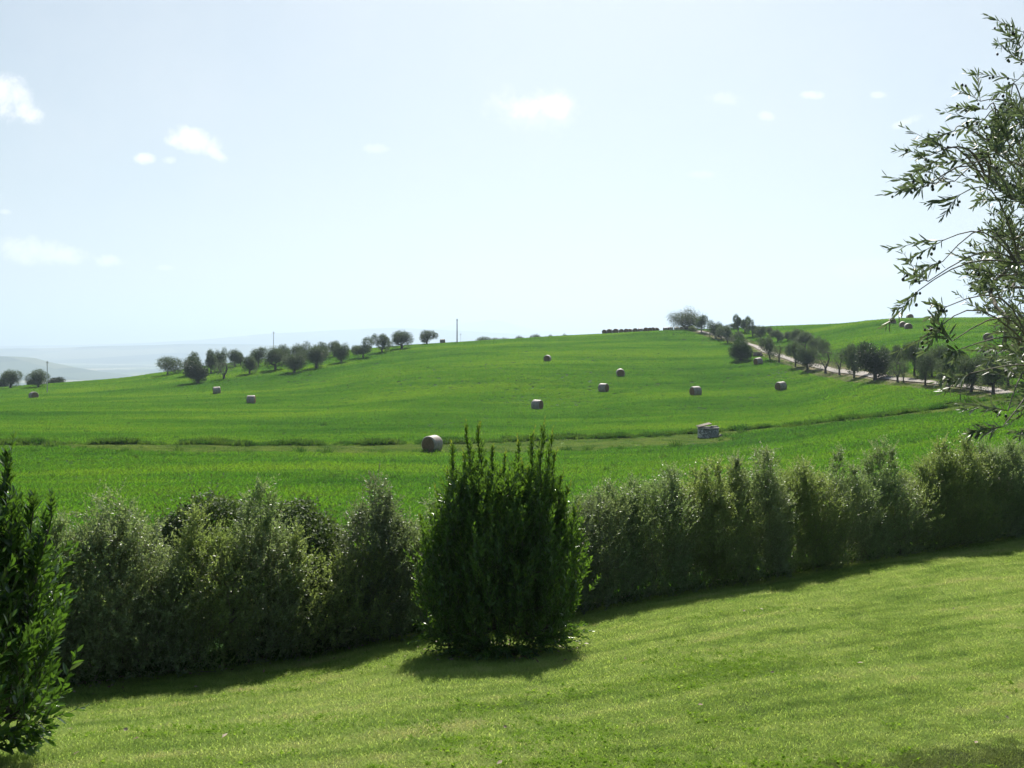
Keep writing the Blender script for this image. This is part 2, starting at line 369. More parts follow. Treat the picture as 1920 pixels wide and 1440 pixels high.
# ------------------------------------------------------------------ far country
def fbm(x, y, seed, octs=5):
    r = np.random.default_rng(seed); out = np.zeros_like(x); am = 1.0; fr = 1.0
    for _ in range(octs):
        for _ in range(3):
            th = r.uniform(0, 6.28); ph = r.uniform(0, 6.28)
            out += am * np.sin((x * np.cos(th) + y * np.sin(th)) * fr + ph) / 3
        am *= .5; fr *= 2.1
    return out
def farmat(name, cols, scale, town=False):
    m, q = newmat(name); g = q.n('ShaderNodeNewGeometry')
    v = q.n('ShaderNodeTexVoronoi'); v.inputs['Scale'].default_value = scale; v.inputs['Randomness'].default_value = .9
    q.l(g.outputs['Position'], v.inputs['Vector'])
    sp = q.n('ShaderNodeSeparateColor'); q.l(v.outputs['Color'], sp.inputs[0])
    n_ = q.noise(g.outputs['Position'], scale * .3, 5, .6)
    k = q.m('ADD', q.m('MULTIPLY', sp.outputs[0], .55), q.m('MULTIPLY', n_.outputs[0], .45))
    c = q.ramp(k, cols)
    if town:
        v2 = q.n('ShaderNodeTexVoronoi'); v2.inputs['Scale'].default_value = .022; q.l(g.outputs['Position'], v2.inputs['Vector'])
        n2 = q.noise(g.outputs['Position'], .0011, 3)
        kk = q.m('MULTIPLY', q.m('LESS_THAN', v2.outputs['Distance'], .36), q.mapr(n2.outputs[0], .52, .62))
        c = q.mix(q.m('MULTIPLY', kk, .6), c, (.55, .54, .5, 1))
    pb = q.n('ShaderNodeBsdfPrincipled'); q.l(c, pb.inputs['Base Color']); pb.inputs['Roughness'].default_value = 1; pb.inputs['Specular IOR Level'].default_value = .05
    q.l(pb.outputs[0], q.out.inputs[0]); return m
m_valley = farmat('valley_fields', [(.3, (.03, .055, .025)), (.48, (.09, .13, .05)), (.6, (.2, .2, .1)), (.75, (.3, .27, .18))], .0035, True)
m_hills = farmat('wooded_hills', [(.3, (.03, .05, .025)), (.5, (.07, .10, .045)), (.7, (.18, .18, .09))], .002)
ZV = -165.0
gx, gy = np.meshgrid(np.linspace(-26000, 26000, 200), np.concatenate([np.linspace(900, 6000, 90), np.linspace(6200, 27000, 60)]))
gz = ZV + 7 * fbm(gx / 700, gy / 700, 3) * np.clip((gy - 1500) / 2000, 0, 1)
vl = mesh_obj('valley', np.stack([gx, gy, gz], -1).reshape(-1, 3), grid_faces(*gx.shape), m_valley, smooth=True); tag(vl, kind='structure')
def ridge(name, line, d, depth, seed, rough, u0, u1, mat):
    ua = np.array([(p[0] - CX) / F for p in line]); za = np.array([(HY - p[1]) / F * d for p in line])
    u = np.linspace(u0, u1, 420); v = np.linspace(-1, 1, 46)
    U, V = np.meshgrid(u, v); Y = d + V * depth; X = U * d
    zt = pchip(ua, za, U.ravel()).reshape(U.shape)
    bell = np.where(V < 0, np.clip(1 + V, 0, 1) ** 1.2, np.clip(1 - V, 0, 1) ** 1.2)
    zz = ZV - 30 + (zt - ZV + 30) * bell
    zz += rough * fbm(X / (d * .05), Y / (d * .05), seed, 5) * bell
    o = mesh_obj(name, np.stack([X, Y, zz], -1).reshape(-1, 3), grid_faces(*U.shape), mat, smooth=True); tag(o, kind='structure'); return o
ridge('hills', [(-700, 690), (-200, 672), (0, 666), (55, 669), (95, 679), (150, 690), (220, 702), (330, 716), (500, 730), (2500, 740)], 4600, 900, 11, 4, -.9, -.2, m_hills)
ridge('hills', [(-900, 668), (-300, 657), (0, 653), (100, 651.5), (180, 648), (270, 646.5), (374, 644), (457, 645), (512, 646.7), (700, 652), (1000, 650), (2600, 655)], 9000, 1700, 12, 6, -.9, .9, m_hills)
ridge('hills', [(-900, 652), (0, 648), (150, 646), (270, 642), (353, 637), (447, 629), (510, 623.5), (582, 620.5), (666, 616), (732, 614), (800, 617), (900, 622), (1000, 628), (1200, 640), (2600, 650)], 13500, 2200, 13, 8, -.9, .9, m_hills)
ridge('mountain', [(-900, 660), (600, 650), (740, 628), (819, 615), (860, 606), (899, 602), (908, 599), (929, 599), (961, 606), (993, 615), (1011, 619.5), (1034, 620), (1052, 625), (1090, 634), (1250, 645), (2600, 655)], 19000, 3000, 14, 5, -.9, .9, m_hills)

# ------------------------------------------------------------------ leaves, branches
def leaves(base, dr, length, width, r, fold=.25, droop=.0, fine=False, up=None):
    """one small folded leaf per row"""
    n = len(base); dr = nrm(dr)
    rv = r.normal(size=(n, 3)) if up is None else up + r.normal(size=(n, 3)) * .45
    side = nrm(np.cross(dr, rv)); nm = nrm(np.cross(side, dr))
    L = length[:, None]; Wd = width[:, None] / 2
    if not fine:
        mid = base + dr * L * .45
        v = np.stack([base, mid + side * Wd + nm * Wd * fold, base + dr * L - nm * L * droop, mid - side * Wd + nm * Wd * fold], 1).reshape(-1, 3)
        i = np.arange(n)[:, None] * 4
        return v, np.concatenate([i + np.array([0, 1, 2]), i + np.array([0, 2, 3])]).astype(np.int32)
    a = base + dr * L * .30 - nm * L * droop * .1; b = base + dr * L * .68 - nm * L * droop * .5; tip = base + dr * L - nm * L * droop
    v = np.stack([base, a + side * Wd * .85 + nm * Wd * fold, a, a - side * Wd * .85 + nm * Wd * fold,
                  b + side * Wd * .8 + nm * Wd * fold, b, b - side * Wd * .8 + nm * Wd * fold, tip], 1).reshape(-1, 3)
    i = np.arange(n)[:, None] * 8
    tri = np.concatenate([i + np.array(q_) for q_ in ([0, 1, 2], [0, 2, 3], [4, 7, 5], [5, 7, 6])])
    quad = np.concatenate([i + np.array(q_) for q_ in ([1, 4, 5, 2], [2, 5, 6, 3])])
    return v, [tri.astype(np.int32), quad.astype(np.int32)]
def tubes(p0, p1, r0, r1, sides=5):
    n = len(p0); d = nrm(p1 - p0); ref = np.where(np.abs(d[:, 2:3]) > .9, np.array([[1., 0, 0]]), np.array([[0, 0, 1.]]))
    a = nrm(np.cross(d, ref)); b = np.cross(d, a)
    th = np.arange(sides) * 2 * np.pi / sides
    ring = a[:, None] * np.cos(th)[None, :, None] + b[:, None] * np.sin(th)[None, :, None]
    v = np.concatenate([p0[:, None] - d[:, None] * r0[:, None, None] * .3 + ring * r0[:, None, None], p1[:, None] + ring * r1[:, None, None]], 1).reshape(-1, 3)
    k = np.arange(sides); f = np.stack([k, (k + 1) % sides, (k + 1) % sides + sides, k + sides], 1)
    return v, (np.arange(n)[:, None, None] * 2 * sides + f[None]).reshape(-1, 4).astype(np.int32)
def join(parts):
    vs, fs, off = [], {}, 0
    for v, f in parts:
        for a in (f if isinstance(f, list) else [f]):
            fs.setdefault(a.shape[1], []).append(a + off)
        vs.append(v); off += len(v)
    return np.concatenate(vs), [np.concatenate(x) for x in fs.values()]
def grow(roots, targets, r, step=.12, r_tip=.004, expo=2.2, wig=.16, inward=.35, sides=5):
    """roots: polyline nodes already there [(pos, parent)], targets: twig starts; returns segments and the direction at each target"""
    pos = [np.array(p, float) for p, _ in roots]; par = [q_ for _, q_ in roots]
    c0 = pos[0]; order = np.argsort(np.linalg.norm(targets - c0, axis=1)); tips = {}
    P = np.array(pos)
    for ti in order:
        T = targets[ti]; dv = T - P; dist = np.linalg.norm(dv, axis=1)
        cost = dist + inward * np.abs(np.linalg.norm(P - c0, axis=1) + dist - np.linalg.norm(T - c0))
        k = int(np.argmin(cost)); n = max(1, int(dist[k] / step)); st = P[k]; last = k; new = []
        bend = r.normal(size=3) * dist[k] * wig * .35 + np.array([0, 0, dist[k] * .06])
        for i in range(1, n + 1):
            f = i / n; q_ = st + (T - st) * f + bend * math.sin(math.pi * f)
            new.append(q_); par.append(last); last = len(par) - 1
        P = np.vstack([P, new]); tips[int(ti)] = last
    par = np.array(par); w_ = np.zeros(len(P)); 
    for ti, l in tips.items(): w_[l] += 1
    for i in range(len(P) - 1, 0, -1):
        if par[i] >= 0: w_[par[i]] += w_[i]
    rad = r_tip * np.maximum(w_, 1) ** (1 / expo)
    idx = np.arange(len(P)); ok = par >= 0; i = idx[ok]; pi_ = par[ok]
    v, f = tubes(P[pi_], P[i], np.minimum(rad[pi_], rad[i] * 1.5), rad[i], sides)
    dirs = np.array([P[tips[k]] - P[par[tips[k]]] for k in range(len(targets))])
    return v, f, nrm(dirs)
def shoots(base, dr, length, nleaf, leaf_l, leaf_w, r, spread=.8, curve=.15, fine=False, jit=.25, fold=.25, droop=0., t0=.1, taper=.35, pair=False):
    """leafy shoots: nleaf leaves spiralling up each shoot; returns leaf geometry and stem geometry"""
    n = len(base); dr = nrm(dr); rv = r.normal(size=(n, 3)); a = nrm(np.cross(dr, rv)); b = np.cross(dr, a)
    bend = nrm(r.normal(size=(n, 3))) * length[:, None] * curve
    tt_ = t0 + (1 - t0) * (np.arange(nleaf) + .5) / nleaf
    T = np.repeat(tt_[None], n, 0) + r.normal(size=(n, nleaf)) * .3 / nleaf
    ph = (np.arange(nleaf) * (math.pi if pair else 2.4))[None] + r.uniform(0, 6.28, (n, 1))
    if pair: ph = ph + (np.arange(nleaf) // 2)[None] * 1.57 + r.normal(size=(n, nleaf)) * .3
    pos = base[:, None] + dr[:, None] * (length[:, None] * T)[..., None] + bend[:, None] * (T ** 2)[..., None]
    rad_ = a[:, None] * np.cos(ph)[..., None] + b[:, None] * np.sin(ph)[..., None]
    sp = (spread * (1.15 - .6 * T))[..., None]
    ld = dr[:, None] * 1.0 + rad_ * sp + r.normal(size=(n, nleaf, 3)) * jit
    upv = (nrm(dr[:, None] - rad_ * .35) + 0 * ld).reshape(-1, 3)
    LL = leaf_l * (1 - taper * T ** 3) * r.uniform(.7, 1.15, (n, nleaf))
    lf = leaves(pos.reshape(-1, 3), ld.reshape(-1, 3), LL.ravel(), LL.ravel() * leaf_w / leaf_l, r, fold, droop, fine, upv)
    m1 = base + dr * length[:, None] * .5 + bend * .25; e1 = base + dr * length[:, None] * .97 + bend
    rr = np.full(n, max(.0015, leaf_l * .035))
    st = join([tubes(base, m1, rr, rr * .8, 3), tubes(m1, e1, rr * .8, rr * .4, 3)])
    return lf, st

# ------------------------------------------------------------------ far olive trees: a few kinds, each copied with its parts
m_olive_far = leafmat('olive_leaves_far', (.054, .086, .044), (.14, .18, .105), (.13, .18, .06), .27, .6, .2, (.8, .86, .95), .9)
m_olive_dark = leafmat('olive_leaves_dark', (.028, .045, .022), (.06, .08, .042), (.05, .09, .02), .2, .5, .4)
def tree_proto(seed, nl, height=5.0, width=4.2, trunk_h=.33, lobes=8, fork=2, lean=0., leaf=.23, sparse=1., ragged=0., spread=.62, low=.48):
    """lobed crown over a forked trunk; unit: metres; returns (trunk, crown) geometry"""
    r = np.random.default_rng(seed); H0 = height * trunk_h; Rr = width / 2
    cen = []
    for i in range(lobes):
        a = i * 2.4 + r.uniform(-.4, .4); rr = Rr * spread * math.sqrt((i + .4) / lobes) * r.uniform(.8, 1.15)
        z = H0 + (height - H0) * (r.uniform(.25, .78) * (1 - .25 * (rr / Rr) ** 2) + .03)
        cen.append((math.cos(a) * rr + lean * (z - H0), math.sin(a) * rr, z))
    cen = np.array(cen); lr = Rr * r.uniform(.30, .50, lobes); 
    pts, dirs = [], []
    for c_, q_ in zip(cen, lr):
        n = int(1.55 * nl * (q_ ** 2) / (lr ** 2).sum() * sparse)
        u = nrm(r.normal(size=(n, 3))); rad_ = q_ * r.uniform(.1, 1.0, n) ** .40 * (1 + r.normal(size=n) * (.10 + ragged))
        off = u * rad_[:, None] * np.array([1, 1, 1.05])
        pts.append(c_ + off); dirs.append(u + r.normal(size=(n, 3)) * .7 + np.array([0, 0, .15]))
        m_ = n // 15                                     # sprigs straying from the outline, and hanging skirts
        u2 = nrm(r.normal(size=(m_, 3))); pts.append(c_ + u2 * (q_ * r.uniform(.95, 1.25 + ragged, m_))[:, None]); dirs.append(u2)
    pts = np.concatenate(pts); dirs = np.concatenate(dirs)
    zlo, zhi = np.percentile(pts[:, 2], [.5, 99.7]); z0 = H0 * low
    fz = lambda a: z0 + (a - zlo) / (zhi - zlo) * (height - .04 - z0)
    pts[:, 2] = fz(pts[:, 2]); cen[:, 2] = fz(cen[:, 2])
    for ax in (0, 1):
        lo_, hi_ = np.percentile(pts[:, ax], [.7, 99.3]); sc = width / (hi_ - lo_); c0_ = (lo_ + hi_) / 2 if ax else 0
        pts[:, ax] = (pts[:, ax] - c0_) * sc; cen[:, ax] = (cen[:, ax] - c0_) * sc
    hole = fbm(pts[:, 0] * 2.6, pts[:, 2] * 2.6 + pts[:, 1] * 2.1, seed, 2); keep = hole > -.85; pts, dirs = pts[keep], dirs[keep]
    n = len(pts)
    crown = leaves(pts, dirs, r.uniform(.7, 1.4, n) * leaf, r.uniform(.7, 1.3, n) * leaf * .42, r, .3)
    roots = [((0, 0, -.25), -1), ((0, 0, 0), 0), ((lean * .3 * H0 + r.uniform(-.06, .06), r.uniform(-.06, .06), H0 * .5), 1)]
    if fork > 1:
        for k in range(fork):
            a = r.uniform(0, 6.28) + k * 6.28 / fork
            roots.append(((lean * H0 + math.cos(a) * H0 * .33, math.sin(a) * H0 * .33, H0 * 1.0), 2))
    else: roots.append(((lean * H0, 0, H0 * .95), 2))
    tv, tf, _ = grow(roots, cen * np.array([1, 1, .98]), r, .3, .06 * height / 5, 1.7, .12, .1, 7)
    sub = cen[r.integers(0, lobes, 24)] + r.normal(size=(24, 3)) * .3
    tv2, tf2, _ = grow([(tuple(c_), -1) for c_ in cen], sub, r, .3, .02, 2, .3, 0, 4)
    z_ = np.clip(1.35 - tv[:, 2] / (H0 * .5) * .35, 1, 1.6); tv[:, :2] *= z_[:, None]
    return join([(tv, tf), (tv2, tf2)]), crown
protos = {}
def proto(key, mat, **kw):
    tr, cr = tree_proto(**kw)
    protos[key] = (tr, cr, mat, kw.get('height', 5.0), kw.get('width', 4.2), {})
proto('a', m_olive_far, seed=1, nl=5200, trunk_h=.30, lobes=9, fork=2)
proto('b', m_olive_far, seed=2, nl=4800, trunk_h=.33, lobes=7, fork=3, spread=.7)
proto('c', m_olive_far, seed=3, nl=5200, trunk_h=.26, lobes=11, fork=1)
proto('d', m_olive_far, seed=4, nl=4200, trunk_h=.36, lobes=6, fork=2, spread=.75)
proto('tall', m_olive_far, seed=5, nl=3800, width=3.0, trunk_h=.42, lobes=6, fork=2, lean=.06)
proto('lean', m_olive_far, seed=6, nl=3800, trunk_h=.36, lobes=6, fork=1, lean=-.32)
proto('thin', m_olive_far, seed=7, nl=2600, trunk_h=.32, lobes=8, fork=3, sparse=.62, ragged=.12, leaf=.15)
proto('dark', m_olive_dark, seed=8, nl=8500, trunk_h=.20, lobes=12, fork=1, lean=-.10, spread=.6)
proto('flat', m_olive_far, seed=9, nl=4200, width=4.6, height=4.4, trunk_h=.42, lobes=7, fork=3, spread=.75)
proto('split', m_olive_far, seed=21, nl=3600, width=4.8, height=4.2, trunk_h=.30, lobes=4, fork=2, spread=.95)
proto('umbrella', m_olive_far, seed=22, nl=4300, width=4.6, height=5, trunk_h=.40, lobes=6, fork=1, spread=.8)
proto('shrub', m_olive_dark, seed=23, nl=5200, width=4.0, height=2.8, trunk_h=.08, lobes=8, fork=3)
GL = 'olive trees in the hillside orchard'; GR = 'olive trees along the gravel road'; GC = 'tree tops behind the crest'
def far_tree(key, px, base, top, w_, label, cat='olive tree', group=None, start=60, name='olive_tree', dist=None, sink=0.):
    tr, cr, mat, ph, pw, cache = protos[key]
    if dist is None: x, y, z = on_ground(px, base, 400, start)
    else: x, y = (px - CX) / F * dist, dist; z = Hs(x, y)
    hgt = z_top = (HY - top) / F * y - z
    wid = w_ * (1.03 if group == GL else 1.12) / F * y
    e = tag(empty(name, (x, y, z - sink), rng.uniform(-.5, .5) if key in ('lean', 'split', 'dark', 'thin') else rng.uniform(0, 6.28), (wid / pw, wid / pw, (hgt + sink) / ph)), label, cat, group)
    for nm_, (v, f), mt in (('trunk', tr, bark), ('crown', cr, mat)):
        o = mesh_obj(nm_, v, f, mt, e, me=cache.get(nm_)); cache[nm_] = o.data
    return e
# hillside orchard on the left, and its outliers
for k_, px, b_, t_, w_, lb in [
    ('split', 314, 704, 669, 44, 'leftmost olive of the hillside orchard, crown split in three loose clumps'),
    ('b', 363, 704, 661, 32, 'olive tree rising just behind the lowest front tree of the hillside orchard'),
    ('dark', 371, 718.5, 675, 39, 'lowest tree of the hillside orchard, dense round crown and stout trunk'),
    ('tall', 395.6, 702, 656.5, 21, 'slim tall olive between the lowest orchard tree and the broad multi-stemmed one'),
    ('a', 413, 697, 653.5, 22, 'olive crown peeping up behind the broad multi-stemmed orchard tree'),
    ('thin', 420, 711, 672, 40, 'broad low multi-stemmed olive above the left hay bales'),
    ('c', 440, 689, 655.5, 24, 'back row olive right of the broad multi-stemmed orchard tree'),
    ('tall', 451, 687, 661, 16, 'narrow back row olive squeezed beside the small rounded one'),
    ('c', 468, 702, 667, 27, 'small rounded olive standing alone in front of the back row'),
    ('flat', 484.6, 687.5, 651.5, 33, 'back row olive with a wide crown under two trunks, left of the thin wire pole'),
    ('c', 516, 694.6, 651.5, 37, 'large olive directly below the thin pole in the hillside orchard'),
    ('b', 531, 684, 646.5, 27, 'olive crown rising behind and right of the thin pole'),
    ('a', 552, 700, 658.5, 39, 'front olive with forked trunk casting a long shadow in mid orchard'),
    ('a', 563, 683, 642, 33, 'back olive above the fork-trunked front one in mid orchard'),
    ('c', 593, 691.5, 648.5, 39, 'biggest rounded olive on the right side of the hillside orchard'),
    ('b', 604, 676, 642, 29, 'olive crown poking out above the biggest rounded orchard tree'),
    ('c', 627, 669, 640, 22, 'half hidden olive behind the last small tree of the orchard'),
    ('a', 640, 680, 641, 27, 'rightmost small olive of the dense part of the hillside orchard'),
    ('umbrella', 681, 672, 633, 36, 'olive with drooping umbrella crown, first of the four spaced along the crest'),
    ('d', 716, 662, 626.5, 33, 'round headed olive with straight trunk, second of the four on the crest'),
    ('c', 753, 655, 620.5, 38, 'full wide olive, third of the four spaced along the crest'),
    ('d', 800.5, 647.5, 619.5, 31, 'last isolated olive at the top right end of the crest row'),
    ('c', 20, 729, 694, 34, 'round olive on the far left horizon with a dark trunk'),
    ('b', 72, 727, 693, 38, 'olive leaning over beside the white pole on the left horizon')]:
    far_tree(k_, px, b_, t_, w_, lb, 'olive tree', GL, 100)
for px, t_, w_, d_, lb in [(4, 711, 22, 300, 'low bush at the left edge beside the round horizon olive'), (61, 711, 18, 305, 'low bush under the leaning horizon olive'),
        (103, 708, 26, 305, 'rounded bush just right of the white pole on the left horizon'), (123, 717, 12, 320, 'tiny bush sunk behind the left horizon slope')]:
    far_tree('shrub', px, 0, t_, w_, lb, 'bush', 'bushes on the left horizon', name='bush', dist=d_)
for px, t_, w_, d_, lb in [(907, 631.5, 26, 345, 'broad tree top behind the crest right of the tall wooden pole'), (929, 633.5, 18, 345, 'low tree top in the middle of the clump behind the crest'),
        (946, 633.5, 20, 350, 'right hand tree top of the clump behind the crest'), (974, 630.5, 19, 350, 'single rounded tree top behind the crest above the long slope'),
        (1005, 627, 19, 350, 'dark pointed tree top behind the crest, largest right of the clump'), (1024, 631, 10, 350, 'very small tree top between two others behind the crest'),
        (1032, 627.8, 9, 350, 'small peaked tree top near the far blue mountain foot'), (1059, 626.5, 11, 355, 'last tiny tree top on the crest before the stored bales')]:
    far_tree('c', px, 0, t_, w_, lb, 'tree top', GC, name='distant_tree', dist=d_)
# rows along the road; near row first
for k_, px, b_, t_, w_, lb in [
    ('flat', 1315, 623.5, 591, 22, 'topmost olive of the near road row, next to the big bushy tree'),
    ('thin', 1331, 632, 600, 13, 'very thin young olive second from the top of the near road row'),
    ('a', 1342, 635, 601, 22, 'round olive third from the top of the near road row'),
    ('c', 1352, 638.5, 612, 19, 'small olive fourth from the top of the near road row'),
    ('lean', 1365, 645, 610, 24, 'olive above and left of the round dark shrub by the road'),
    ('b', 1385, 646, 622, 24, 'pale olive directly behind the round dark shrub'),
    ('lean', 1444, 675.6, 631, 26, 'olive leaning left just right of the low brick wall'),
    ('thin', 1461, 680, 640, 27, 'loose two-stemmed olive right of the leaning one in the near road row'),
    ('d', 1491.5, 688, 641, 27, 'olive with straight dark trunk above the rightmost lone field bale'),
    ('a', 1514, 694, 645, 32, 'olive with thick trunk right of the straight trunked one in the near row'),
    ('thin', 1548, 699.6, 645, 36, 'wide pale olive on thin forked stems in the near row'),
    ('thin', 1574, 703, 650, 30, 'pale olive on spindly stems left of the big trunked one'),
    ('d', 1601.5, 709, 645, 38, 'tall olive with bare lower trunk just left of the darkest tree'),
    ('dark', 1641, 712, 643.5, 47, 'darkest and densest tree of the road row, trunk leaning'),
    ('thin', 1683, 717, 667, 34, 'sparse olive with slanting bare stem right of the darkest tree'),
    ('thin', 1694, 718, 675, 20, 'thinnest see-through olive beside the slanting stem'),
    ('d', 1735, 723, 662, 32, 'small olive with slim trunk left of the thick Y trunk'),
    ('b', 1778.5, 731, 661, 48, 'broad olive on a thick Y shaped trunk near the road'),
    ('a', 1821, 736.5, 660, 44, 'last near row olive with two trunks by the foreground branches'),
    ('c', 1862, 741, 664, 44, 'near row olive half hidden by the foreground olive branches'),
    ]:
    far_tree(k_, px, b_, t_, w_, lb, 'olive tree', GR, 60)
for k_, px, b_, t_, w_, lb in [
    ('tall', 1384, 622.5, 590, 15, 'tallest slim olive at the head of the far road row'),
    ('tall', 1397, 625, 594, 15, 'slim olive second in the far road row against the sky'),
    ('umbrella', 1411, 632, 598, 24, 'flat topped olive third in the far road row against the sky'),
    ('flat', 1426, 638, 612, 19, 'olive with V shaped trunk fourth in the far road row'),
    ('lean', 1444, 630, 612.5, 17, 'small leaning olive at the edge of the upper green field'),
    ('c', 1376, 618, 606, 16, 'low olive crown between the near row and the tall slim pair'),
    ('d', 1458, 643, 618.5, 23, 'olive behind the leaning near row tree, beside the upper field'),
    ('tall', 1477.5, 640, 622, 16, 'narrow small olive standing in the upper green field edge'),
    ('c', 1494, 648, 616.5, 22, 'rounded olive left of the big hump in the far road row'),
    ('c', 1509, 655, 622, 32, 'big humped olive in the middle of the far road row'),
    ('a', 1528, 661, 631.5, 20, 'olive on the right shoulder of the big hump in the far row'),
    ('b', 1543, 668, 636, 20, 'olive sloping down from the hump in the far row'),
    ('a', 1660, 690, 648, 20, 'olive crown behind the darkest tree on its right'),
    ('flat', 1681, 695, 647, 27, 'far row olive with a small high fork over the sparse ones'),
    ('d', 1714.5, 706, 641, 38, 'tall straight far row olive standing clear on its bare trunk'),
    ('c', 1747, 707, 656, 26, 'far row olive hidden behind the small slim trunked one'),
    ('c', 1766, 708, 646, 40, 'tall far row olive behind the thick Y trunk'),
    ('b', 1801, 713, 660, 32, 'far row olive between the Y trunk and the last two-trunked tree'),
    ('a', 1845, 718, 664, 30, 'far row olive seen between the foreground branches'),
    ('c', 1890, 724, 668, 36, 'rightmost far row olive behind the foreground crown')]:
    far_tree(k_, px, b_, t_, w_, lb, 'olive tree', GR, 60)
# round dark shrub by the low wall, bushy tree on the crest
m_bush_leaf = leafmat('round_shrub_leaves', (.012, .040, .006), (.038, .090, .012), (.07, .15, .015), .25, .5, .25)
proto('ball', m_bush_leaf, seed=31, nl=14000, width=4.4, height=4.4, trunk_h=.04, lobes=14, fork=3, leaf=.17, spread=.62)
far_tree('ball', 1389, 677.5, 633, 35, 'large round dark green shrub on the field edge by the low brick wall', 'shrub', name='round_shrub')
m_ash = leafmat('crest_tree_leaves', (.030, .050, .020), (.08, .11, .04), (.10, .13, .03), .3, .5, .4)
proto('fan', m_ash, seed=33, nl=10000, width=5.6, height=4.2, trunk_h=.04, lobes=13, fork=5, leaf=.15, ragged=.22, spread=.72)
far_tree('fan', 1288, 619, 577, 50, 'wide bushy tree with ragged spreading twigs on the crest behind the stored bales', 'tree', name='crest_tree')
proto('mound', m_bush_leaf, seed=34, nl=2000, width=4, height=2, trunk_h=.05, lobes=6, fork=3)
m_pale_shrub = leafmat('pale_shrub_leaves', (.10, .16, .03), (.2, .26, .06), (.2, .25, .05), .4)
proto('pale', m_pale_shrub, seed=35, nl=2200, width=4, height=2.2, trunk_h=.05, lobes=6, fork=3)
far_tree('pale', 1300, 621, 611, 15, 'small pale green bush at the end of the stored bales row', 'bush', name='bush')

# ------------------------------------------------------------------ low brick wall by the round shrub
m_brick, q = newmat('old_brick'); g = q.n('ShaderNodeTexCoord')
bt = q.n('ShaderNodeTexBrick'); q.l(g.outputs['Object'], bt.inputs[0]); bt.inputs['Scale'].default_value = 3
bt.inputs['Color1'].default_value = (.20, .11, .08, 1); bt.inputs['Color2'].default_value = (.28, .18, .13, 1); bt.inputs['Mortar'].default_value = (.3, .27, .23, 1)
pb = q.n('ShaderNodeBsdfPrincipled'); q.l(bt.outputs[0], pb.inputs['Base Color']); pb.inputs['Roughness'].default_value = .95; q.l(pb.outputs[0], q.out.inputs[0])
def boxgeo(cx, cy, cz, sx, sy, sz, rz=0., ry=0.):
    c_ = np.array([(x, y, z) for x in (-.5, .5) for y in (-.5, .5) for z in (-.5, .5)]) * (sx, sy, sz)
    a = np.array([[math.cos(ry), 0, math.sin(ry)], [0, 1, 0], [-math.sin(ry), 0, math.cos(ry)]]); c_ = c_ @ a.T
    b = np.array([[math.cos(rz), -math.sin(rz), 0], [math.sin(rz), math.cos(rz), 0], [0, 0, 1]]); c_ = c_ @ b.T
    return c_ + (cx, cy, cz), np.array([(0, 1, 3, 2), (4, 6, 7, 5), (0, 4, 5, 1), (2, 3, 7, 6), (0, 2, 6, 4), (1, 5, 7, 3)], np.int32)
x, y, z = on_ground(1420, 669, start=60)
bw = tag(empty('brick_wall', (x, y, z)), 'low ruined brick wall between the round dark shrub and the leaning olive', 'wall')
mesh_obj('masonry', *join([boxgeo(0, 0, .38, 1.9, .28, 1.0, .1), boxgeo(.75, -.5, .25, .28, .9, .7, .1), boxgeo(-.75, -.3, .3, .25, .5, .8, .1)]), m_brick, bw)
mesh_obj('coping', *join([boxgeo(0, 0, .93, 2.0, .36, .08, .1), boxgeo(1.3, -.4, .08, .9, .3, .14, .3)]), m_road, bw)

# ------------------------------------------------------------------ hay bales
def straw(name, end):
    m, q = newmat(name); g = q.n('ShaderNodeTexCoord'); sp = q.n('ShaderNodeSeparateXYZ'); q.l(g.outputs['Object'], sp.inputs[0])
    oi = q.n('ShaderNodeObjectInfo')
    if end:
        rr = q.m('SQRT', q.m('ADD', q.m('POWER', q.m('ABSOLUTE', sp.outputs[1]), 2), q.m('POWER', q.m('ABSOLUTE', sp.outputs[2]), 2)))
        an = q.m('ARCTAN2', sp.outputs[2], sp.outputs[1])
        nn = q.noise(g.outputs['Object'], 9, 6, .7)
        wv_ = q.m('SINE', q.m('ADD', q.m('ADD', q.m('MULTIPLY', rr, 62), an), q.m('MULTIPLY', nn.outputs[0], 5)))
        hgt = q.m('ADD', q.m('MULTIPLY', wv_, .3), nn.outputs[0])
        c = q.ramp(hgt, [(.2, (.10, .06, .03)), (.55, (.23, .14, .075)), (.9, (.34, .23, .13))])
    else:
        mp = q.n('ShaderNodeMapping'); q.l(g.outputs['Object'], mp.inputs[0]); mp.inputs['Scale'].default_value = (9, .8, .8)
        nn = q.noise(mp.outputs[0], 3, 6, .65); n2 = q.noise(g.outputs['Object'], 3.1, 4, .6)
        hgt = q.m('ADD', q.m('MULTIPLY', nn.outputs[0], .6), q.m('MULTIPLY', n2.outputs[0], .4))
        c = q.ramp(hgt, [(.35, (.16, .125, .10)), (.5, (.31, .26, .22)), (.65, (.46, .41, .36))])
    pb = q.n('ShaderNodeBsdfPrincipled'); q.l(c, pb.inputs['Base Color']); pb.inputs['Roughness'].default_value = .62 if not end else .9
    pb.inputs['Specular IOR Level'].default_value = .5 if not end else .1
    bm = q.n('ShaderNodeBump'); bm.inputs['Strength'].default_value = .9; bm.inputs['Distance'].default_value = .03
    q.l(hgt, bm.inputs['Height']); q.l(bm.outputs[0], pb.inputs['Normal']); q.l(pb.outputs[0], q.out.inputs[0]); return m
m_wrap = straw('netted_straw', False); m_end = straw('straw_end', True)
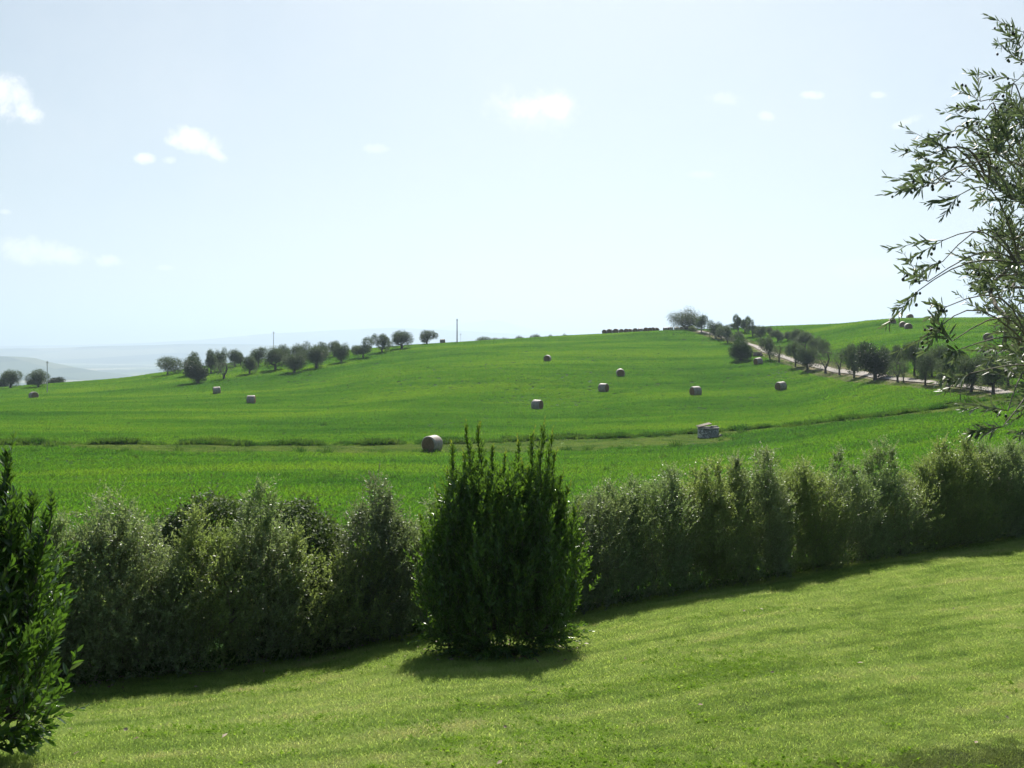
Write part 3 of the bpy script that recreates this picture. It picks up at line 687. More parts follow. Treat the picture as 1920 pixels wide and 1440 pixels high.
def bale_meshes(seed):
    r = np.random.default_rng(seed); n = 48; Rb, L = .76, 1.28
    xs = np.array([-L / 2, -L / 2 + .015, -L / 2 + .05, -L / 2 + .12] + list(np.linspace(-.45, .45, 9)) + [L / 2 - .12, L / 2 - .05, L / 2 - .015, L / 2])
    ins = np.array([.11, .06, .025, .005] + [0] * 9 + [.005, .025, .06, .11])
    th = np.linspace(0, 2 * math.pi, n, endpoint=False)
    X, T = np.meshgrid(xs, th, indexing='ij')
    rad_ = (Rb - ins)[:, None] * (1 + .018 * np.sin(T * 2 + r.uniform(0, 6)) + .01 * np.sin(T * 5 + X * 3 + r.uniform(0, 6))) + .006 * np.sin(X * 40 + r.uniform(0, 6)) + r.normal(size=T.shape) * .004
    Yy = rad_ * np.cos(T) * 1.03; Zz = rad_ * np.sin(T); Zz = np.where(Zz < -.66, -.66 + (Zz + .66) * .3, Zz) + .68
    m_ = len(xs); i = np.arange(m_ - 1)[:, None] * n; k = np.arange(n)[None]; kk = (k + 1) % n
    f = np.stack([i + k, i + kk, i + n + kk, i + n + k], -1).reshape(-1, 4)[:, ::-1]
    body = (np.stack([X, Yy, Zz], -1).reshape(-1, 3), f)
    ends = []
    for s in (0, -1):
        ring = np.stack([X[s], Yy[s], Zz[s]], -1); vs = [ring]; c0 = ring.mean(0); fs = []; sg = -1 if s == 0 else 1
        for j, q_ in enumerate((.86, .62, .38, .16)):
            nw = c0 + (ring - c0) * q_; nw[:, 0] += sg * (.02 + .022 * math.sin(j * 1.6)) + r.normal(size=n) * .007; vs.append(nw)
            a = np.arange(n) + j * n; b = (np.arange(n) + 1) % n + j * n; fs.append(np.stack([a, b, b + n, a + n], -1))
        vs.append((c0 + [sg * .03, 0, 0])[None]); ctr = 5 * n; a = np.arange(n) + 4 * n; b = (np.arange(n) + 1) % n + 4 * n
        ends.append((np.concatenate(vs), [np.concatenate(fs), np.stack([a, b, np.full(n, ctr)], -1)]))
    return body, ends
BP = []
def bale_proto(k):
    body, ends = bale_meshes(50 + k)
    o = mesh_obj('hay_bale', *body, m_wrap, smooth=True)
    es = [mesh_obj('end_face', v, f, m_end, o, smooth=True) for v, f in ends]
    BP.append([o, es, False])
for k in range(4): bale_proto(k)
from mathutils import Vector, Quaternion, Matrix
def bale(px, base, yaw, label, group, size=1.0, k=None, start=60, dist=None, roll=0.0, dz=0.):
    k = rng.integers(0, 4) if k is None else k
    o, es, used = BP[k]
    if used:
        c_ = o.copy(); COL.objects.link(c_)
        for e in es:
            d_ = e.copy(); COL.objects.link(d_); d_.parent = c_
        o = c_
    BP[k][2] = True
    if dist is None: x, y, z = on_ground(px, base, 400, start)
    else: x, y = (px - CX) / F * dist, dist; z = Hs(x, y)
    gx_, gy_ = (Hs(x + .6, y) - Hs(x - .6, y)) / 1.2, (Hs(x, y + .6) - Hs(x, y - .6)) / 1.2
    nv = Vector((-gx_, -gy_, 1)).normalized()
    rot = Vector((0, 0, 1)).rotation_difference(nv) @ Quaternion((0, 0, 1), R(yaw))
    o.rotation_mode = 'QUATERNION'; o.rotation_quaternion = rot
    o.location = (x, y, z - .03 + dz); o.scale = (size,) * 3
    return tag(o, label, 'hay bale', group)
GB = 'round bales scattered on the field'; GU = 'round bales on the upper field'; GS = 'round bales stored along the crest'
bale(810.5, 847, 60, 'biggest and nearest round bale, brown end facing left, beside the dry track', GB, 1.0, 0)
bale(1007.5, 768, -32, 'round bale above the centre bush, brown end at its right', GB, 1.0, 1)
bale(1132, 735, -36, 'left and lower bale of the close pair in mid slope', GB, 1.0, 2)
bale(1163.5, 706, 88, 'upper bale of the close pair in mid slope, dark end facing the viewer', GB, 1.0, 3)
bale(1026.5, 678, 76, 'highest lone bale in the middle of the slope, dark end in view', GB, .95, 1)
bale(1304.5, 742.5, 24, 'round bale straight above the stone well', GB, 1.05, 0)
bale(1464.5, 732.5, 28, 'rightmost lone round bale below the road trees', GB, 1.0, 2)
bale(1422, 684, 24, 'round bale beside the round dark shrub and low brick wall', GB, .98, 3)
bale(471, 757.5, 4, 'lower of the two left bales, seen side on with bright top', GB, 1.0, 0)
bale(407, 739.5, 20, 'upper of the two left bales, just below the hillside orchard', GB, 1.03, 1)
bale(63, 748, -40, 'farthest left round bale, tilted near the white pole', GB, 1.0, 2)
bale(830, 645.5, -10, 'single bale on the skyline between the last crest olive and the tall pole', GB, 1.0, 3, dist=285)
bale(1673.5, 608, 80, 'leftmost bale of the upper field group near the skyline', GU, 1.05, 1)
bale(1693, 614.5, 75, 'rear bale of the touching pair in the upper field', GU, 1.0, 2)
bale(1703.5, 618.5, 82, 'front bale of the touching pair in the upper field', GU, 1.05, 3)
bale(1706, 600, 85, 'bale mostly sunk behind the upper skyline', GU, 1.1, 0, dist=268)
bale(1853, 640, 60, 'pale bale seen through the foreground olive branches', GU, 1.05, 1)
pos_words = ['first bale at the left end of the stored row', 'second bale from the left end of the stored row', 'third bale from the left end of the stored row', 'fourth bale from the left end of the stored row',
  'fifth bale from the left end of the stored row', 'last bale of the left cluster of the stored row', 'first bale of the middle cluster of the stored row', 'second bale of the middle cluster of the stored row',
  'tallest bale in the middle cluster of the stored row', 'fourth bale of the middle cluster of the stored row', 'fifth bale of the middle cluster of the stored row', 'last bale of the middle cluster of the stored row',
  'stored bale just after the gap in the row', 'second stored bale after the gap in the row', 'stored bale standing apart left of the crest tree', 'stored bale in front of the crest tree', 'last stored bale, end facing the viewer, under the crest tree']
for i, (px, yw, s) in enumerate(zip([1134, 1143.5, 1155, 1165.5, 1175, 1182, 1191.5, 1201, 1212, 1219, 1225.5, 1231.5, 1248, 1257.5, 1269, 1278.5, 1288],
        [70, 65, 72, 80, 75, 60, 78, 10, 70, 80, 66, 74, 5, 8, 4, 72, 84], [1, 1.1, 1.12, 1, 1.04, 1, 1.06, 1, 1.15, 1.05, 1.1, 1.05, 1, 1.05, 1.02, 1, 1.1])):
    bale(px, 0, yw, pos_words[i] + ' on the crest', GS, s, None, dist=302 + .6 * (i % 3), dz=.15)

# ------------------------------------------------------------------ stone well
m_stone, q = newmat('field_stone'); g = q.n('ShaderNodeTexCoord')
v = q.n('ShaderNodeTexVoronoi'); v.inputs['Scale'].default_value = 5.5; q.l(g.outputs['Object'], v.inputs['Vector'])
v2 = q.n('ShaderNodeTexVoronoi', feature='DISTANCE_TO_EDGE'); v2.inputs['Scale'].default_value = 5.5; q.l(g.outputs['Object'], v2.inputs['Vector'])
sp = q.n('ShaderNodeSeparateColor'); q.l(v.outputs['Color'], sp.inputs[0])
c = q.ramp(sp.outputs[0], [(.1, (.26, .25, .24)), (.5, (.45, .44, .43)), (.9, (.65, .64, .62))])
c = q.mix(q.mapr(v2.outputs[0], .02, .07), (.07, .06, .05, 1), c)
pb = q.n('ShaderNodeBsdfPrincipled'); q.l(c, pb.inputs['Base Color']); pb.inputs['Roughness'].default_value = .9
bm = q.n('ShaderNodeBump'); bm.inputs['Distance'].default_value = .05; q.l(q.mapr(v2.outputs[0], 0, .12), bm.inputs['Height']); q.l(bm.outputs[0], pb.inputs['Normal']); q.l(pb.outputs[0], q.out.inputs[0])
m_slab = barkmat('weathered_stone', (.16, .15, .14), (.36, .34, .31), 5)
m_planks = barkmat('weathered_wood', (.14, .11, .085), (.30, .26, .21), 9)
def lathe(prof_, n=40, jit=0., r=None):
    p = np.array(prof_); th = np.linspace(0, 2 * math.pi, n, endpoint=False)
    X = p[:, 0:1] * np.cos(th); Y = p[:, 0:1] * np.sin(th); Z = np.repeat(p[:, 1:2], n, 1)
    v_ = np.stack([X, Y, Z], -1).reshape(-1, 3)
    if jit: v_ = v_ + r.normal(size=v_.shape) * jit
    i = np.arange(len(p) - 1)[:, None] * n; k = np.arange(n)[None]; kk = (k + 1) % n
    return v_, np.stack([i + k, i + kk, i + n + kk, i + n + k], -1).reshape(-1, 4).astype(np.int32)
x, y, z = on_ground(1328, 821, start=60)
wl = tag(empty('stone_well', (x, y, z + .12)), 'round grey stone well in the field with a slanting lid resting on its rim', 'well')
rw = np.random.default_rng(4)
mesh_obj('stone_ring', *lathe([(1.06, -.7), (1.04, 0), (1.02, .35), (1.0, .82), (.72, .82), (.72, -.2)], 64, .012, rw), m_stone, wl)
mesh_obj('rim', *lathe([(1.05, .82), (1.07, .84), (1.07, .90), (1.04, .93), (.74, .93), (.72, .90), (.72, .82)], 48, .008, rw), m_slab, wl)
lid = mesh_obj('lid', *join([boxgeo(-.38, -.1 + .32 * k, 1.13 + .01 * (k % 2), 1.35, .3, .06, .04, -.24) for k in range(-1, 4)]), m_planks, wl)
for b_ in [(.42, -.1, 1.0, .4, .45, .14, -.2, .1), (.78, .15, .98, .3, .6, .12, .1), (1.3, -.2, .1, .34, .4, .3, .4, .2)]:
    mesh_obj('loose_stone', *boxgeo(*b_), m_slab, wl)

# ------------------------------------------------------------------ poles
m_wood = barkmat('pole_wood', (.09, .085, .07), (.2, .19, .15), 12)
m_conc, q = newmat('pole_concrete'); pb = q.n('ShaderNodeBsdfPrincipled'); g = q.n('ShaderNodeTexCoord'); nn = q.noise(g.outputs['Object'], 4, 4)
q.l(q.ramp(nn.outputs[0], [(.3, (.34, .34, .33)), (.7, (.5, .5, .48))]), pb.inputs['Base Color']); pb.inputs['Roughness'].default_value = .8; q.l(pb.outputs[0], q.out.inputs[0])
def pole(px, base, top, r0, mat, label, dist=None, caps=True):
    if dist is None: x, y, z = on_ground(px, base, start=60)
    else: x, y = (px - CX) / F * dist, dist; z = Hs(x, y)
    h = (HY - top) / F * y - z
    e = tag(empty('utility_pole', (x, y, z)), label, 'pole', 'poles on the skyline')
    mesh_obj('shaft', *lathe([(0, -.5), (r0, -.5), (r0, 0), (r0 * .72, h), (r0 * .5, h + .05), (0, h + .05)], 14), mat, e, smooth=True)
    if caps:
        mesh_obj('insulator', *join([(lathe([(0, -.12), (.05, -.12), (.07, -.04), (.05, .02), (.07, .05), (.03, .1), (0, .1)], 10)[0] + (s * .22, 0, h - .3), lathe([(0, 0)] * 7, 10)[1]) for s in (-1, 1)] + [boxgeo(0, 0, h - .42, .5, .06, .06)]), m_conc, e)
pole(857, 644, 598, .17, m_wood, 'tall thick wooden pole on the crest beside the single skyline bale')
pole(863.6, 0, 625, .05, m_conc, 'short thin pale pole right behind the tall wooden one', 330)
pole(513, 0, 622, .09, m_conc, 'thin pale pole rising out of the hillside orchard', 285)
pole(88.5, 738, 677, .10, m_conc, 'pale concrete pole beside the leaning olive on the left horizon')
pole(1326.5, 0, 594, .06, m_wood, 'slim pole between the first two olives at the top of the road', 292, False)

# ------------------------------------------------------------------ hedge shrubs
m_hedge = leafmat('hedge_leaves', (.115, .160, .072), (.31, .37, .215), (.30, .39, .12), .42, .42, .5, (.85, .95, .80), .7, (.46, .40, .26), .035)
m_hedge_y = leafmat('hedge_leaves_yellow', (.110, .160, .055), (.27, .335, .14), (.34, .44, .10), .42, .42, .5, (.85, .9, .8), .9, (.42, .38, .18), .03)
m_hedge_d = leafmat('hedge_leaves_dark', (.080, .110, .058), (.22, .26, .165), (.24, .32, .10), .36, .42, .5, (.8, .85, .85), .8, (.40, .36, .26), .03)
m_bramble = leafmat('bramble_leaves', (.050, .085, .030), (.14, .185, .085), (.12, .19, .03), .28, .65, .2, None, 1, (.3, .3, .24), .03)
def hedge_x(px):                          # point on the hedge line under a picture column
    u = (px - CX) / F; Y = HA / (1 - HB * u); return u * Y, Y
def shrub(px, top, w_, label, mat=None, name='hedge_shrub', back=0., spires=(), leaf=.048, dens=1.0, low=.04, cat='shrub', group='shrubs of the garden hedge', shape=1.3, seed=None, thick=.66, twig=.30):
    mat = mat or m_hedge; top += 13 if px < 680 else 0; spires = [(a_, b_ + (8 if px < 680 else 0), c_) for a_, b_, c_ in spires]; r = np.random.default_rng(abs(int(px)) if seed is None else seed)
    x, y = hedge_x(px); y += back; x = (px - CX) / F * y; z = Hs(x, y)
    h = (HY - top) / F * y - z; u_ = (px - CX) / F; lk = 1 / (.846 - .533 * u_) * (1 if back == 0 else .9); wd = w_ / F * y * lk * 1.25
    e = tag(empty(name, (x, y, z), math.atan(HB)), label, cat, group)
    # leafy shoots fill an uneven dome; dense shell, looser top
    A = wd / 2; B = thick * (1 + back * 0)
    n = int(1900 * max(dens, .9) * wd * h / 2.6)
    th = r.uniform(0, 2 * math.pi, n); rr = r.uniform(.12, 1, n) ** .5; zz = low + (1 - low) * np.where(r.uniform(0, 1, n) < .3, r.uniform(0, .5, n), r.uniform(0, 1, n) ** .8)
    env = np.where(zz < .55, .97 + .03 * np.sin(zz / .55 * 1.57), np.clip(1 - ((zz - .55) / .47) ** (2.0 * shape), .05, 1) ** .55)
    lump = 1 + .10 * np.sin(th * 3 + px) + .12 * np.sin(zz * 9 + th * 2 + px * .3)
    P0 = np.stack([np.cos(th) * rr * A * env * lump, np.sin(th) * rr * B * env * lump, zz * (h - .20)], 1)
    P0 += r.normal(size=P0.shape) * .04
    out = nrm(P0 * np.array([1 / A ** 2, 1 / B ** 2, 0]) + 1e-6)
    D = out * .55 + np.array([0, 0, 1.0]) + r.normal(size=P0.shape) * .42
    Lg = r.uniform(.6, 1.3, n) * twig
    sp_p, sp_d, sp_l = [], [], []
    tops = [(px + r.uniform(-.42, .42) * w_, h * r.uniform(.84, 1.03), r.uniform(.05, .12), 0) for _ in range(max(3, int(w_ / 16)))]
    for s in spires: tops.append((s[0], (HY - s[1]) / F * y - z, s[2], 1))
    for spx, sh, sw, real in tops:
        sx = (spx - px) / F * y * lk; sy = r.uniform(-.25, .25); k_ = int((78 if real else 16) * dens * (1 + sh * .5))
        t_ = r.uniform(.5 if real else .7, .99, k_); cv = r.uniform(-.35, .35); base = np.stack([sx + (1 - t_) * cv + .05 * np.sin(t_ * 14 + sx * 9), sy + 0 * t_, t_ * sh], 1)
        ww = (sw * (1.15 - .55 * (t_ - .5) / .5) * (1 + .45 * np.sin(t_ * 23 + spx)))[:, None]
        sp_p.append(base + r.normal(size=(k_, 3)) * ww * [1, 1, .4]); sp_d.append(np.array([0, 0, 1.0]) + r.normal(size=(k_, 3)) * .7); sp_l.append(r.uniform(.10, .30, k_))
    P0 = np.concatenate([P0] + sp_p); D = np.concatenate([D] + sp_d); Lg = np.concatenate([Lg] + sp_l)
    lf, st = shoots(P0, D, Lg, 15, leaf, leaf * .46, r, .95, .16, jit=.42)
    cr = mesh_obj('foliage', *lf, mat, e)
    ks = r.choice(n, min(90, n), replace=False)
    roots = [((0, 0, -.1), -1)]
    for k in range(9):
        roots.append(((r.uniform(-.6, .6) * A, r.uniform(-.15, .15), -.05), -1))
    for s in spires: roots.append((((s[0] - px) / F * y * .8 * lk, 0, .02), -1))
    gt = np.concatenate([P0[ks], np.array([[(s[0] - px) / F * y * lk, 0, ((HY - s[1]) / F * y - z) * .93] for s in spires]).reshape(-1, 3)])
    bv, bf, _ = grow(roots, gt, r, .12, .0022, 2.3, .10, .5, 5)
    mesh_obj('stems', *join([(bv, bf), st]), bark_pale, e)
    return e
# (centre column, top row, width)
shrub(135, 985, 150, 'low loose hedge shrub at the left end, beside the near laurel', spires=[(112, 960, .05)], dens=1.0)
shrub(215, 958, 150, 'feathery shrub with a wispy silver top near the left end of the hedge', spires=[(200, 930, .16), (230, 948, .1)], dens=1.05)
shrub(305, 1050, 130, 'low grey green hedge shrub in front of the left end of the bramble mound', m_hedge, dens=1.05)
shrub(395, 990, 130, 'yellowish green hedge shrub in front of the middle of the bramble mound', m_hedge_y, spires=[(380, 950, .07)], dens=1.0)
shrub(487, 975, 100, 'hedge shrub with one tall thin wispy leader above the bramble mound', m_hedge, spires=[(483, 905, .06), (500, 930, .05)], dens=.95)
shrub(570, 1040, 120, 'fresh green hedge shrub before the right half of the bramble mound', m_hedge_y, spires=[(548, 982, .05)], dens=.95)
shrub(652, 1020, 110, 'small leaved hedge shrub between the bramble mound and the column shaped one', m_hedge_y, dens=1.0)
shrub(702, 950, 86, 'narrow column shaped hedge shrub with pointed top left of the big laurel', m_hedge_d, spires=[(700, 900, .12), (712, 925, .09)], dens=1.1)
shrub(768, 985, 110, 'silvery hedge shrub partly hidden by the left side of the big laurel', m_hedge, spires=[(752, 975, .07), (805, 945, .05)], dens=1.0)
shrub(860, 985, 120, 'hedge shrub hidden behind the left half of the big laurel', m_hedge_d, dens=.7)
shrub(965, 970, 120, 'hedge shrub hidden behind the middle of the big laurel', m_hedge_d, dens=.7)
shrub(1060, 955, 120, 'hedge shrub peeping out at the right side of the big laurel', m_hedge_d, dens=.9)
shrub(1140, 928, 110, 'leafy rounded hedge shrub first clear of the big laurel on the right', m_hedge, spires=[(1150, 915, .08), (1168, 922, .07)], dens=1.0)
shrub(1225, 905, 105, 'silvery hedge shrub with three short plumes, second right of the big laurel', m_hedge, spires=[(1255, 882, .07), (1205, 905, .06), (1275, 900, .05)], dens=1.0)
shrub(1300, 905, 90, 'pale hedge shrub with thin upright leaders left of the tall plume', m_hedge_y, spires=[(1302, 878, .06), (1335, 870, .04), (1320, 890, .05)], dens=.9)
shrub(1352, 915, 84, 'slender loose hedge shrub with see-through top', m_hedge_y, spires=[(1338, 915, .05), (1370, 880, .05)], dens=.95)
shrub(1415, 885, 80, 'tall hedge shrub whose broad silver plume stands highest near the well', m_hedge, spires=[(1415, 845, .13), (1392, 858, .07), (1438, 856, .09)], dens=1.1)
shrub(1500, 882, 96, 'full rounded yellow green hedge shrub right of the tall plume', m_hedge_y, spires=[(1492, 870, .1), (1520, 876, .1)], dens=1.1)
shrub(1575, 898, 90, 'hedge shrub with one lone pointed spire left of the dark post', m_hedge, spires=[(1573, 848, .07), (1590, 880, .04)], dens=.95)
shrub(1655, 895, 80, 'hedge shrub with a tall dense crooked spire right of the dark post', m_hedge, spires=[(1657, 832, .12), (1650, 860, .12), (1672, 850, .06)], dens=1.1)
shrub(1718, 905, 90, 'low open hedge shrub in the dip before the right hand thicket', m_hedge_y, spires=[(1708, 890, .05), (1735, 878, .05)], dens=.85)
shrub(1785, 850, 96, 'big dense shrub starting the right hand thicket of the hedge', m_hedge_y, spires=[(1775, 832, .12), (1800, 826, .12), (1748, 862, .07)], dens=1.25)
shrub(1858, 842, 96, 'tall bushy hedge shrub in the middle of the right hand thicket', m_hedge, spires=[(1850, 830, .12), (1880, 832, .1)], dens=1.25)
shrub(1930, 838, 100, 'hedge shrub cut by the right edge of the view', m_hedge, spires=[(1915, 832, .1), (1945, 825, .1)], dens=1.2)
shrub(2020, 835, 110, 'hedge shrub beyond the right edge of the view', m_hedge, dens=.6)
shrub(55, 990, 120, 'hedge shrub behind the near laurel on the left', m_hedge, dens=.7)
shrub(2140, 832, 120, 'second hedge shrub beyond the right edge of the view', m_hedge_y, dens=.6)
shrub(2275, 828, 130, 'third hedge shrub beyond the right edge of the view', m_hedge, dens=.6)
shrub(-50, 1000, 120, 'hedge shrub beyond the left edge of the view', m_hedge, dens=.6)
shrub(-160, 1010, 120, 'second hedge shrub beyond the left edge of the view', m_hedge_y, dens=.6)
# bramble mound behind the hedge
def mound(px, top, w_, depth, back, label):
    r = np.random.default_rng(77); x, y = hedge_x(px); y += back; x = (px - CX) / F * y; z = Hs(x, y)
    h = (HY - top) / F * y - z; A = w_ / F * y / 2
    e = tag(empty('bramble_mound', (x, y, z)), label, 'bramble')
    n = 40000; u = nrm(r.normal(size=(n, 3))); u[:, 2] = np.abs(u[:, 2])
    lump = 1 + .085 * fbm(u[:, 0] * 7, u[:, 1] * 4 + u[:, 2] * 5, 5, 4)
    sup = lambda a: np.sign(a) * np.abs(a) ** .72
    P0 = np.stack([sup(u[:, 0]) * A, sup(u[:, 1]) * depth, sup(u[:, 2]) * h], 1) * lump[:, None] * r.uniform(.90, 1.0, n)[:, None] ** 1
    D = u * .35 + np.array([0, 0, -.45]) + r.normal(size=(n, 3)) * .6
    up = u + r.normal(size=(n, 3)) * .2
    lf = leaves(P0, D, r.uniform(.045, .08, n), r.uniform(.03, .05, n), r, .15, 0, False, up)
    mesh_obj('foliage', *lf, m_bramble, e)
    ci = r.choice(n, 260, replace=False); g2, s2 = shoots(P0[ci], u[ci] * .9 + np.array([0, 0, .5]) + r.normal(size=(260, 3)) * .5, r.uniform(.2, .5, 260), 13, .06, .036, r, .9, .5, jit=.4)
    mesh_obj('canes', *join([g2, s2]), m_bramble, e)
    tg_ = P0[r.choice(n, 70, replace=False)] * .96
    bv, bf, _ = grow([((0, 0, -.1), -1), ((A * .5, 0, 0), -1), ((-A * .5, 0, 0), -1)], tg_, r, .2, .004, 1.9, .3, .1, 4)
    mesh_obj('stems', bv, bf, bark, e)
mound(450, 938, 430, 1.1, 1.35, 'dark bramble mound with drooping leaves rising behind the left part of the hedge')

# ------------------------------------------------------------------ fence posts in the hedge
m_post, q = newmat('green_metal'); pb = q.n('ShaderNodeBsdfPrincipled'); g = q.n('ShaderNodeTexCoord'); nn = q.noise(g.outputs['Object'], 6, 3)
q.l(q.ramp(nn.outputs[0], [(.3, (.012, .03, .018)), (.7, (.02, .05, .03))]), pb.inputs['Base Color']); pb.inputs['Roughness'].default_value = .5; q.l(pb.outputs[0], q.out.inputs[0])
for px, top, lb in [(1615, 926, 'dark green metal fence post standing in the gap beside the crooked hedge spire'), (1719, 925, 'dark green metal fence post in the dip of the hedge')]:
    x, y = hedge_x(px); y += .3; x = (px - CX) / F * y; z = Hs(x, y); h = (HY - top) / F * y - z
    o = mesh_obj('fence_post', *join([boxgeo(0, 0, h / 2 - .2, .045, .012, h + .4), boxgeo(0, .02, h / 2 - .2, .01, .04, h + .4), boxgeo(0, 0, h - .004, .05, .045, .008)]), m_post)
    o.location = (x, y, z); tag(o, lb, 'post', 'fence posts in the hedge')

# ------------------------------------------------------------------ laurels
m_laurel = leafmat('laurel_leaves', (.026, .074, .016), (.090, .170, .034), (.16, .31, .026), .36, .30, .6, None, 1, (.14, .21, .03), .12)
m_laurel_tip = leafmat('laurel_tip_leaves', (.06, .11, .015), (.12, .17, .02), (.26, .34, .03), .42, .28, .6)
m_laurel_near = leafmat('near_laurel_leaves', (.020, .058, .014), (.060, .120, .026), (.12, .25, .022), .30, .30, .6, None, 1, (.12, .18, .03), .12)
def laurel(name, x, y, tips, body, label, leaf, seed, fine, roots_, mats, nshoot, twl=(.22, .42), nleaf=15):
    """tips: (x, z) of the tall leaders above ground; body(t, th) gives (radius factor) envelope"""
    r = np.random.default_rng(seed); z = Hs(x, y)
    e = tag(empty(name, (x, y, z)), label, 'laurel bush')
    A, B, Hh, low = body
    n = nshoot; th = r.uniform(0, 2 * math.pi, n); rr = r.uniform(.15, 1, n) ** .42; zz = r.uniform(0, 1, n) ** 1.15
    env = np.interp(zz, [0, .08, .25, .45, .7, .88, 1], [.58, .82, 1.0, 1.0, .90, .70, .48])
    gro = 1 + .09 * np.sin(th * 7 + 1) + .07 * np.sin(th * 13)
    P0 = np.stack([np.cos(th) * rr * A * env * gro, np.sin(th) * rr * B * env * gro, low + zz * (Hh - low)], 1)
    out = nrm(P0 * np.array([1 / A ** 2, 1 / B ** 2, 0]) + 1e-6)
    D = out * (.36 - .22 * zz)[:, None] + np.array([0, 0, 1.15]) + r.normal(size=P0.shape) * .22
    dn = zz < .1; D[dn] = out[dn] * .6 + np.array([0, 0, .15]) + r.normal(size=(dn.sum(), 3)) * .25
    Lg = r.uniform(*twl, n)
    g1, s1 = shoots(P0, D, Lg, nleaf, leaf, leaf * .38, r, .72, .10, fine, .22, .22, .12, .05)
    # tall leaders: column of leaves thinning upward, pale growth at the very tip
    q0, q1, qs = [], [], []; lp, ld, ll = [], [], []; tp, td, tl = [], [], []
    for tx, tz in tips:
        ty = r.uniform(-.35, .35) * B; bx = tx * .55
        zs_ = np.arange(low + .4, tz - .10, .12); f = (zs_ - low) / (tz - low)
        cx_ = bx + (tx - bx) * f ** .8 + .02 * np.sin(zs_ * 5 + tx * 9); 
        top_ = np.clip((tz - zs_) / 1.0, 0, 1)
        for zc, cc, w_, f_ in zip(zs_, cx_, top_, f):
            k = 2 + int(5 * w_ + r.uniform(0, 1))
            for _ in range(k):
                lp.append((cc + r.normal() * .02 * w_, ty * (1 - .3 * f_) + r.normal() * .02 * w_, zc)); a = r.uniform(0, 6.28)
                ld.append((math.cos(a) * .5 * w_, math.sin(a) * .5 * w_, 1)); ll.append(.10 + .17 * w_)
        tp.append((cx_[-1], ty * .7, zs_[-1])); td.append(((tx - cx_[-1]), r.normal() * .03, tz - zs_[-1])); tl.append(tz - zs_[-1] + .04)
        for a in range(len(zs_) - 1):
            q0.append((cx_[a], ty * (1 - .3 * f[a]), zs_[a])); q1.append((cx_[a + 1], ty * (1 - .3 * f[a + 1]), zs_[a + 1])); qs.append(.011 * (1.1 - f[a]) + .002)
    g2, s2 = shoots(np.array(lp), np.array(ld), np.array(ll), 9, leaf * .92, leaf * .31, r, .62, .06, fine, .2, .22, .1, .0)
    g3, s3 = shoots(np.array(tp), np.array(td), np.array(tl), 12, leaf * .72, leaf * .24, r, .62, .05, fine, .15, .25, .05, .0)
    mesh_obj('foliage', *join([g1, g2]), mats[0], e)
    tp_o = mesh_obj('shoot_tips', *g3, mats[1], e)
    tg_ = P0[r.choice(np.where(np.abs(P0[:, 2] - .9) < .8)[0], 160, replace=False)] * np.array([.9, .9, .95])
    roots = [((rx, ry, -.12), -1) for rx, ry in roots_]
    bv, bf, _ = grow(roots, tg_, r, .12, .0034, 2.1, .1, .5, 6)
    q0 = np.array(q0); q1 = np.array(q1); qs = np.array(qs)
    mesh_obj('stems', *join([(bv, bf), tubes(q0, q1, qs, qs * .95, 5), s1, s2, s3]), bark, e)
    return e
bx, by, bz = on_ground(938, 1226, 40)
tips_px = [(846, 826), (874, 795), (867, 850), (899, 795), (926, 836), (947, 850), (912, 900), (971, 824), (978, 860), (1001, 806), (1021, 788), (1036, 806), (1014, 850), (1056, 880), (1083, 935), (838, 880), (812, 915), (790, 965), (890, 870), (938, 890), (955, 905), (1045, 845), (1068, 905), (990, 880), (1095, 985), (826, 945)]
def P2L(px, py, bx, by, bz): return ((px - CX) / F * by - bx, (HY - py) / F * by - bz)
laurel('laurel_bush', bx, by, [P2L(a, b, bx, by, bz) for a, b in tips_px], (.96, .9, 2.0, .13), 'large dark upright laurel bush with pointed leaders in the middle of the lawn', .085, 5, False,
       [(-.42, -.05), (-.55, .1), (-.3, .12), (-.22, -.1), (-.2, .15), (.28, .0), (.40, .12), (.33, -.12), (.5, .0), (-.62, -.1), (.62, .1), (-.36, -.2), (-.48, -.15), (.24, .15), (.45, -.1)], (m_laurel, m_laurel_tip), 2900)
lx, ly = -3.42, 6.0; lz = Hs(lx, ly)
laurel('laurel_bush', lx, ly, [P2L(a, b, lx, ly, lz) for a, b in [(8, 828), (100, 930), (52, 935), (25, 960), (-40, 860), (-90, 830), (70, 985), (-150, 900), (-220, 960)]], (.63, .7, 1.42, .14),
       'near laurel bush with big glossy leaves cut by the left edge of the view', .088, 6, True, [(-.1, 0), (.1, .1), (0, -.1), (-.2, .12)], (m_laurel_near, m_laurel_near), 780, (.18, .34), 14)

# ------------------------------------------------------------------ foreground olive tree on the right
m_olive = leafmat('olive_leaves', (.058, .088, .054), (.16, .20, .15), (.16, .22, .08), .32, .48, .45, None, 1, (.16, .18, .14), .22)
m_fruit, q = newmat('olive_fruit'); pb = q.n('ShaderNodeBsdfPrincipled'); g = q.n('ShaderNodeNewGeometry')
q.l(q.mix(g.outputs['Random Per Island'], (.05, .08, .02, 1), (.03, .025, .035, 1)), pb.inputs['Base Color']); pb.inputs['Roughness'].default_value = .35; q.l(pb.outputs[0], q.out.inputs[0])
OX, OY = 4.75, 7.2; OZ = Hs(OX, OY)
edge = [(-200, 1990), (-60, 1960), (40, 1928), (120, 1905), (165, 1862), (200, 1850), (240, 1800), (275, 1755), (330, 1745), (380, 1765), (430, 1790), (470, 1765), (520, 1752), (560, 1775), (600, 1800), (650, 1825), (700, 1845), (740, 1858), (790, 1885), (830, 1915), (900, 1990)]
er, ec = zip(*edge)
ro = np.random.default_rng(12); tg_ = []
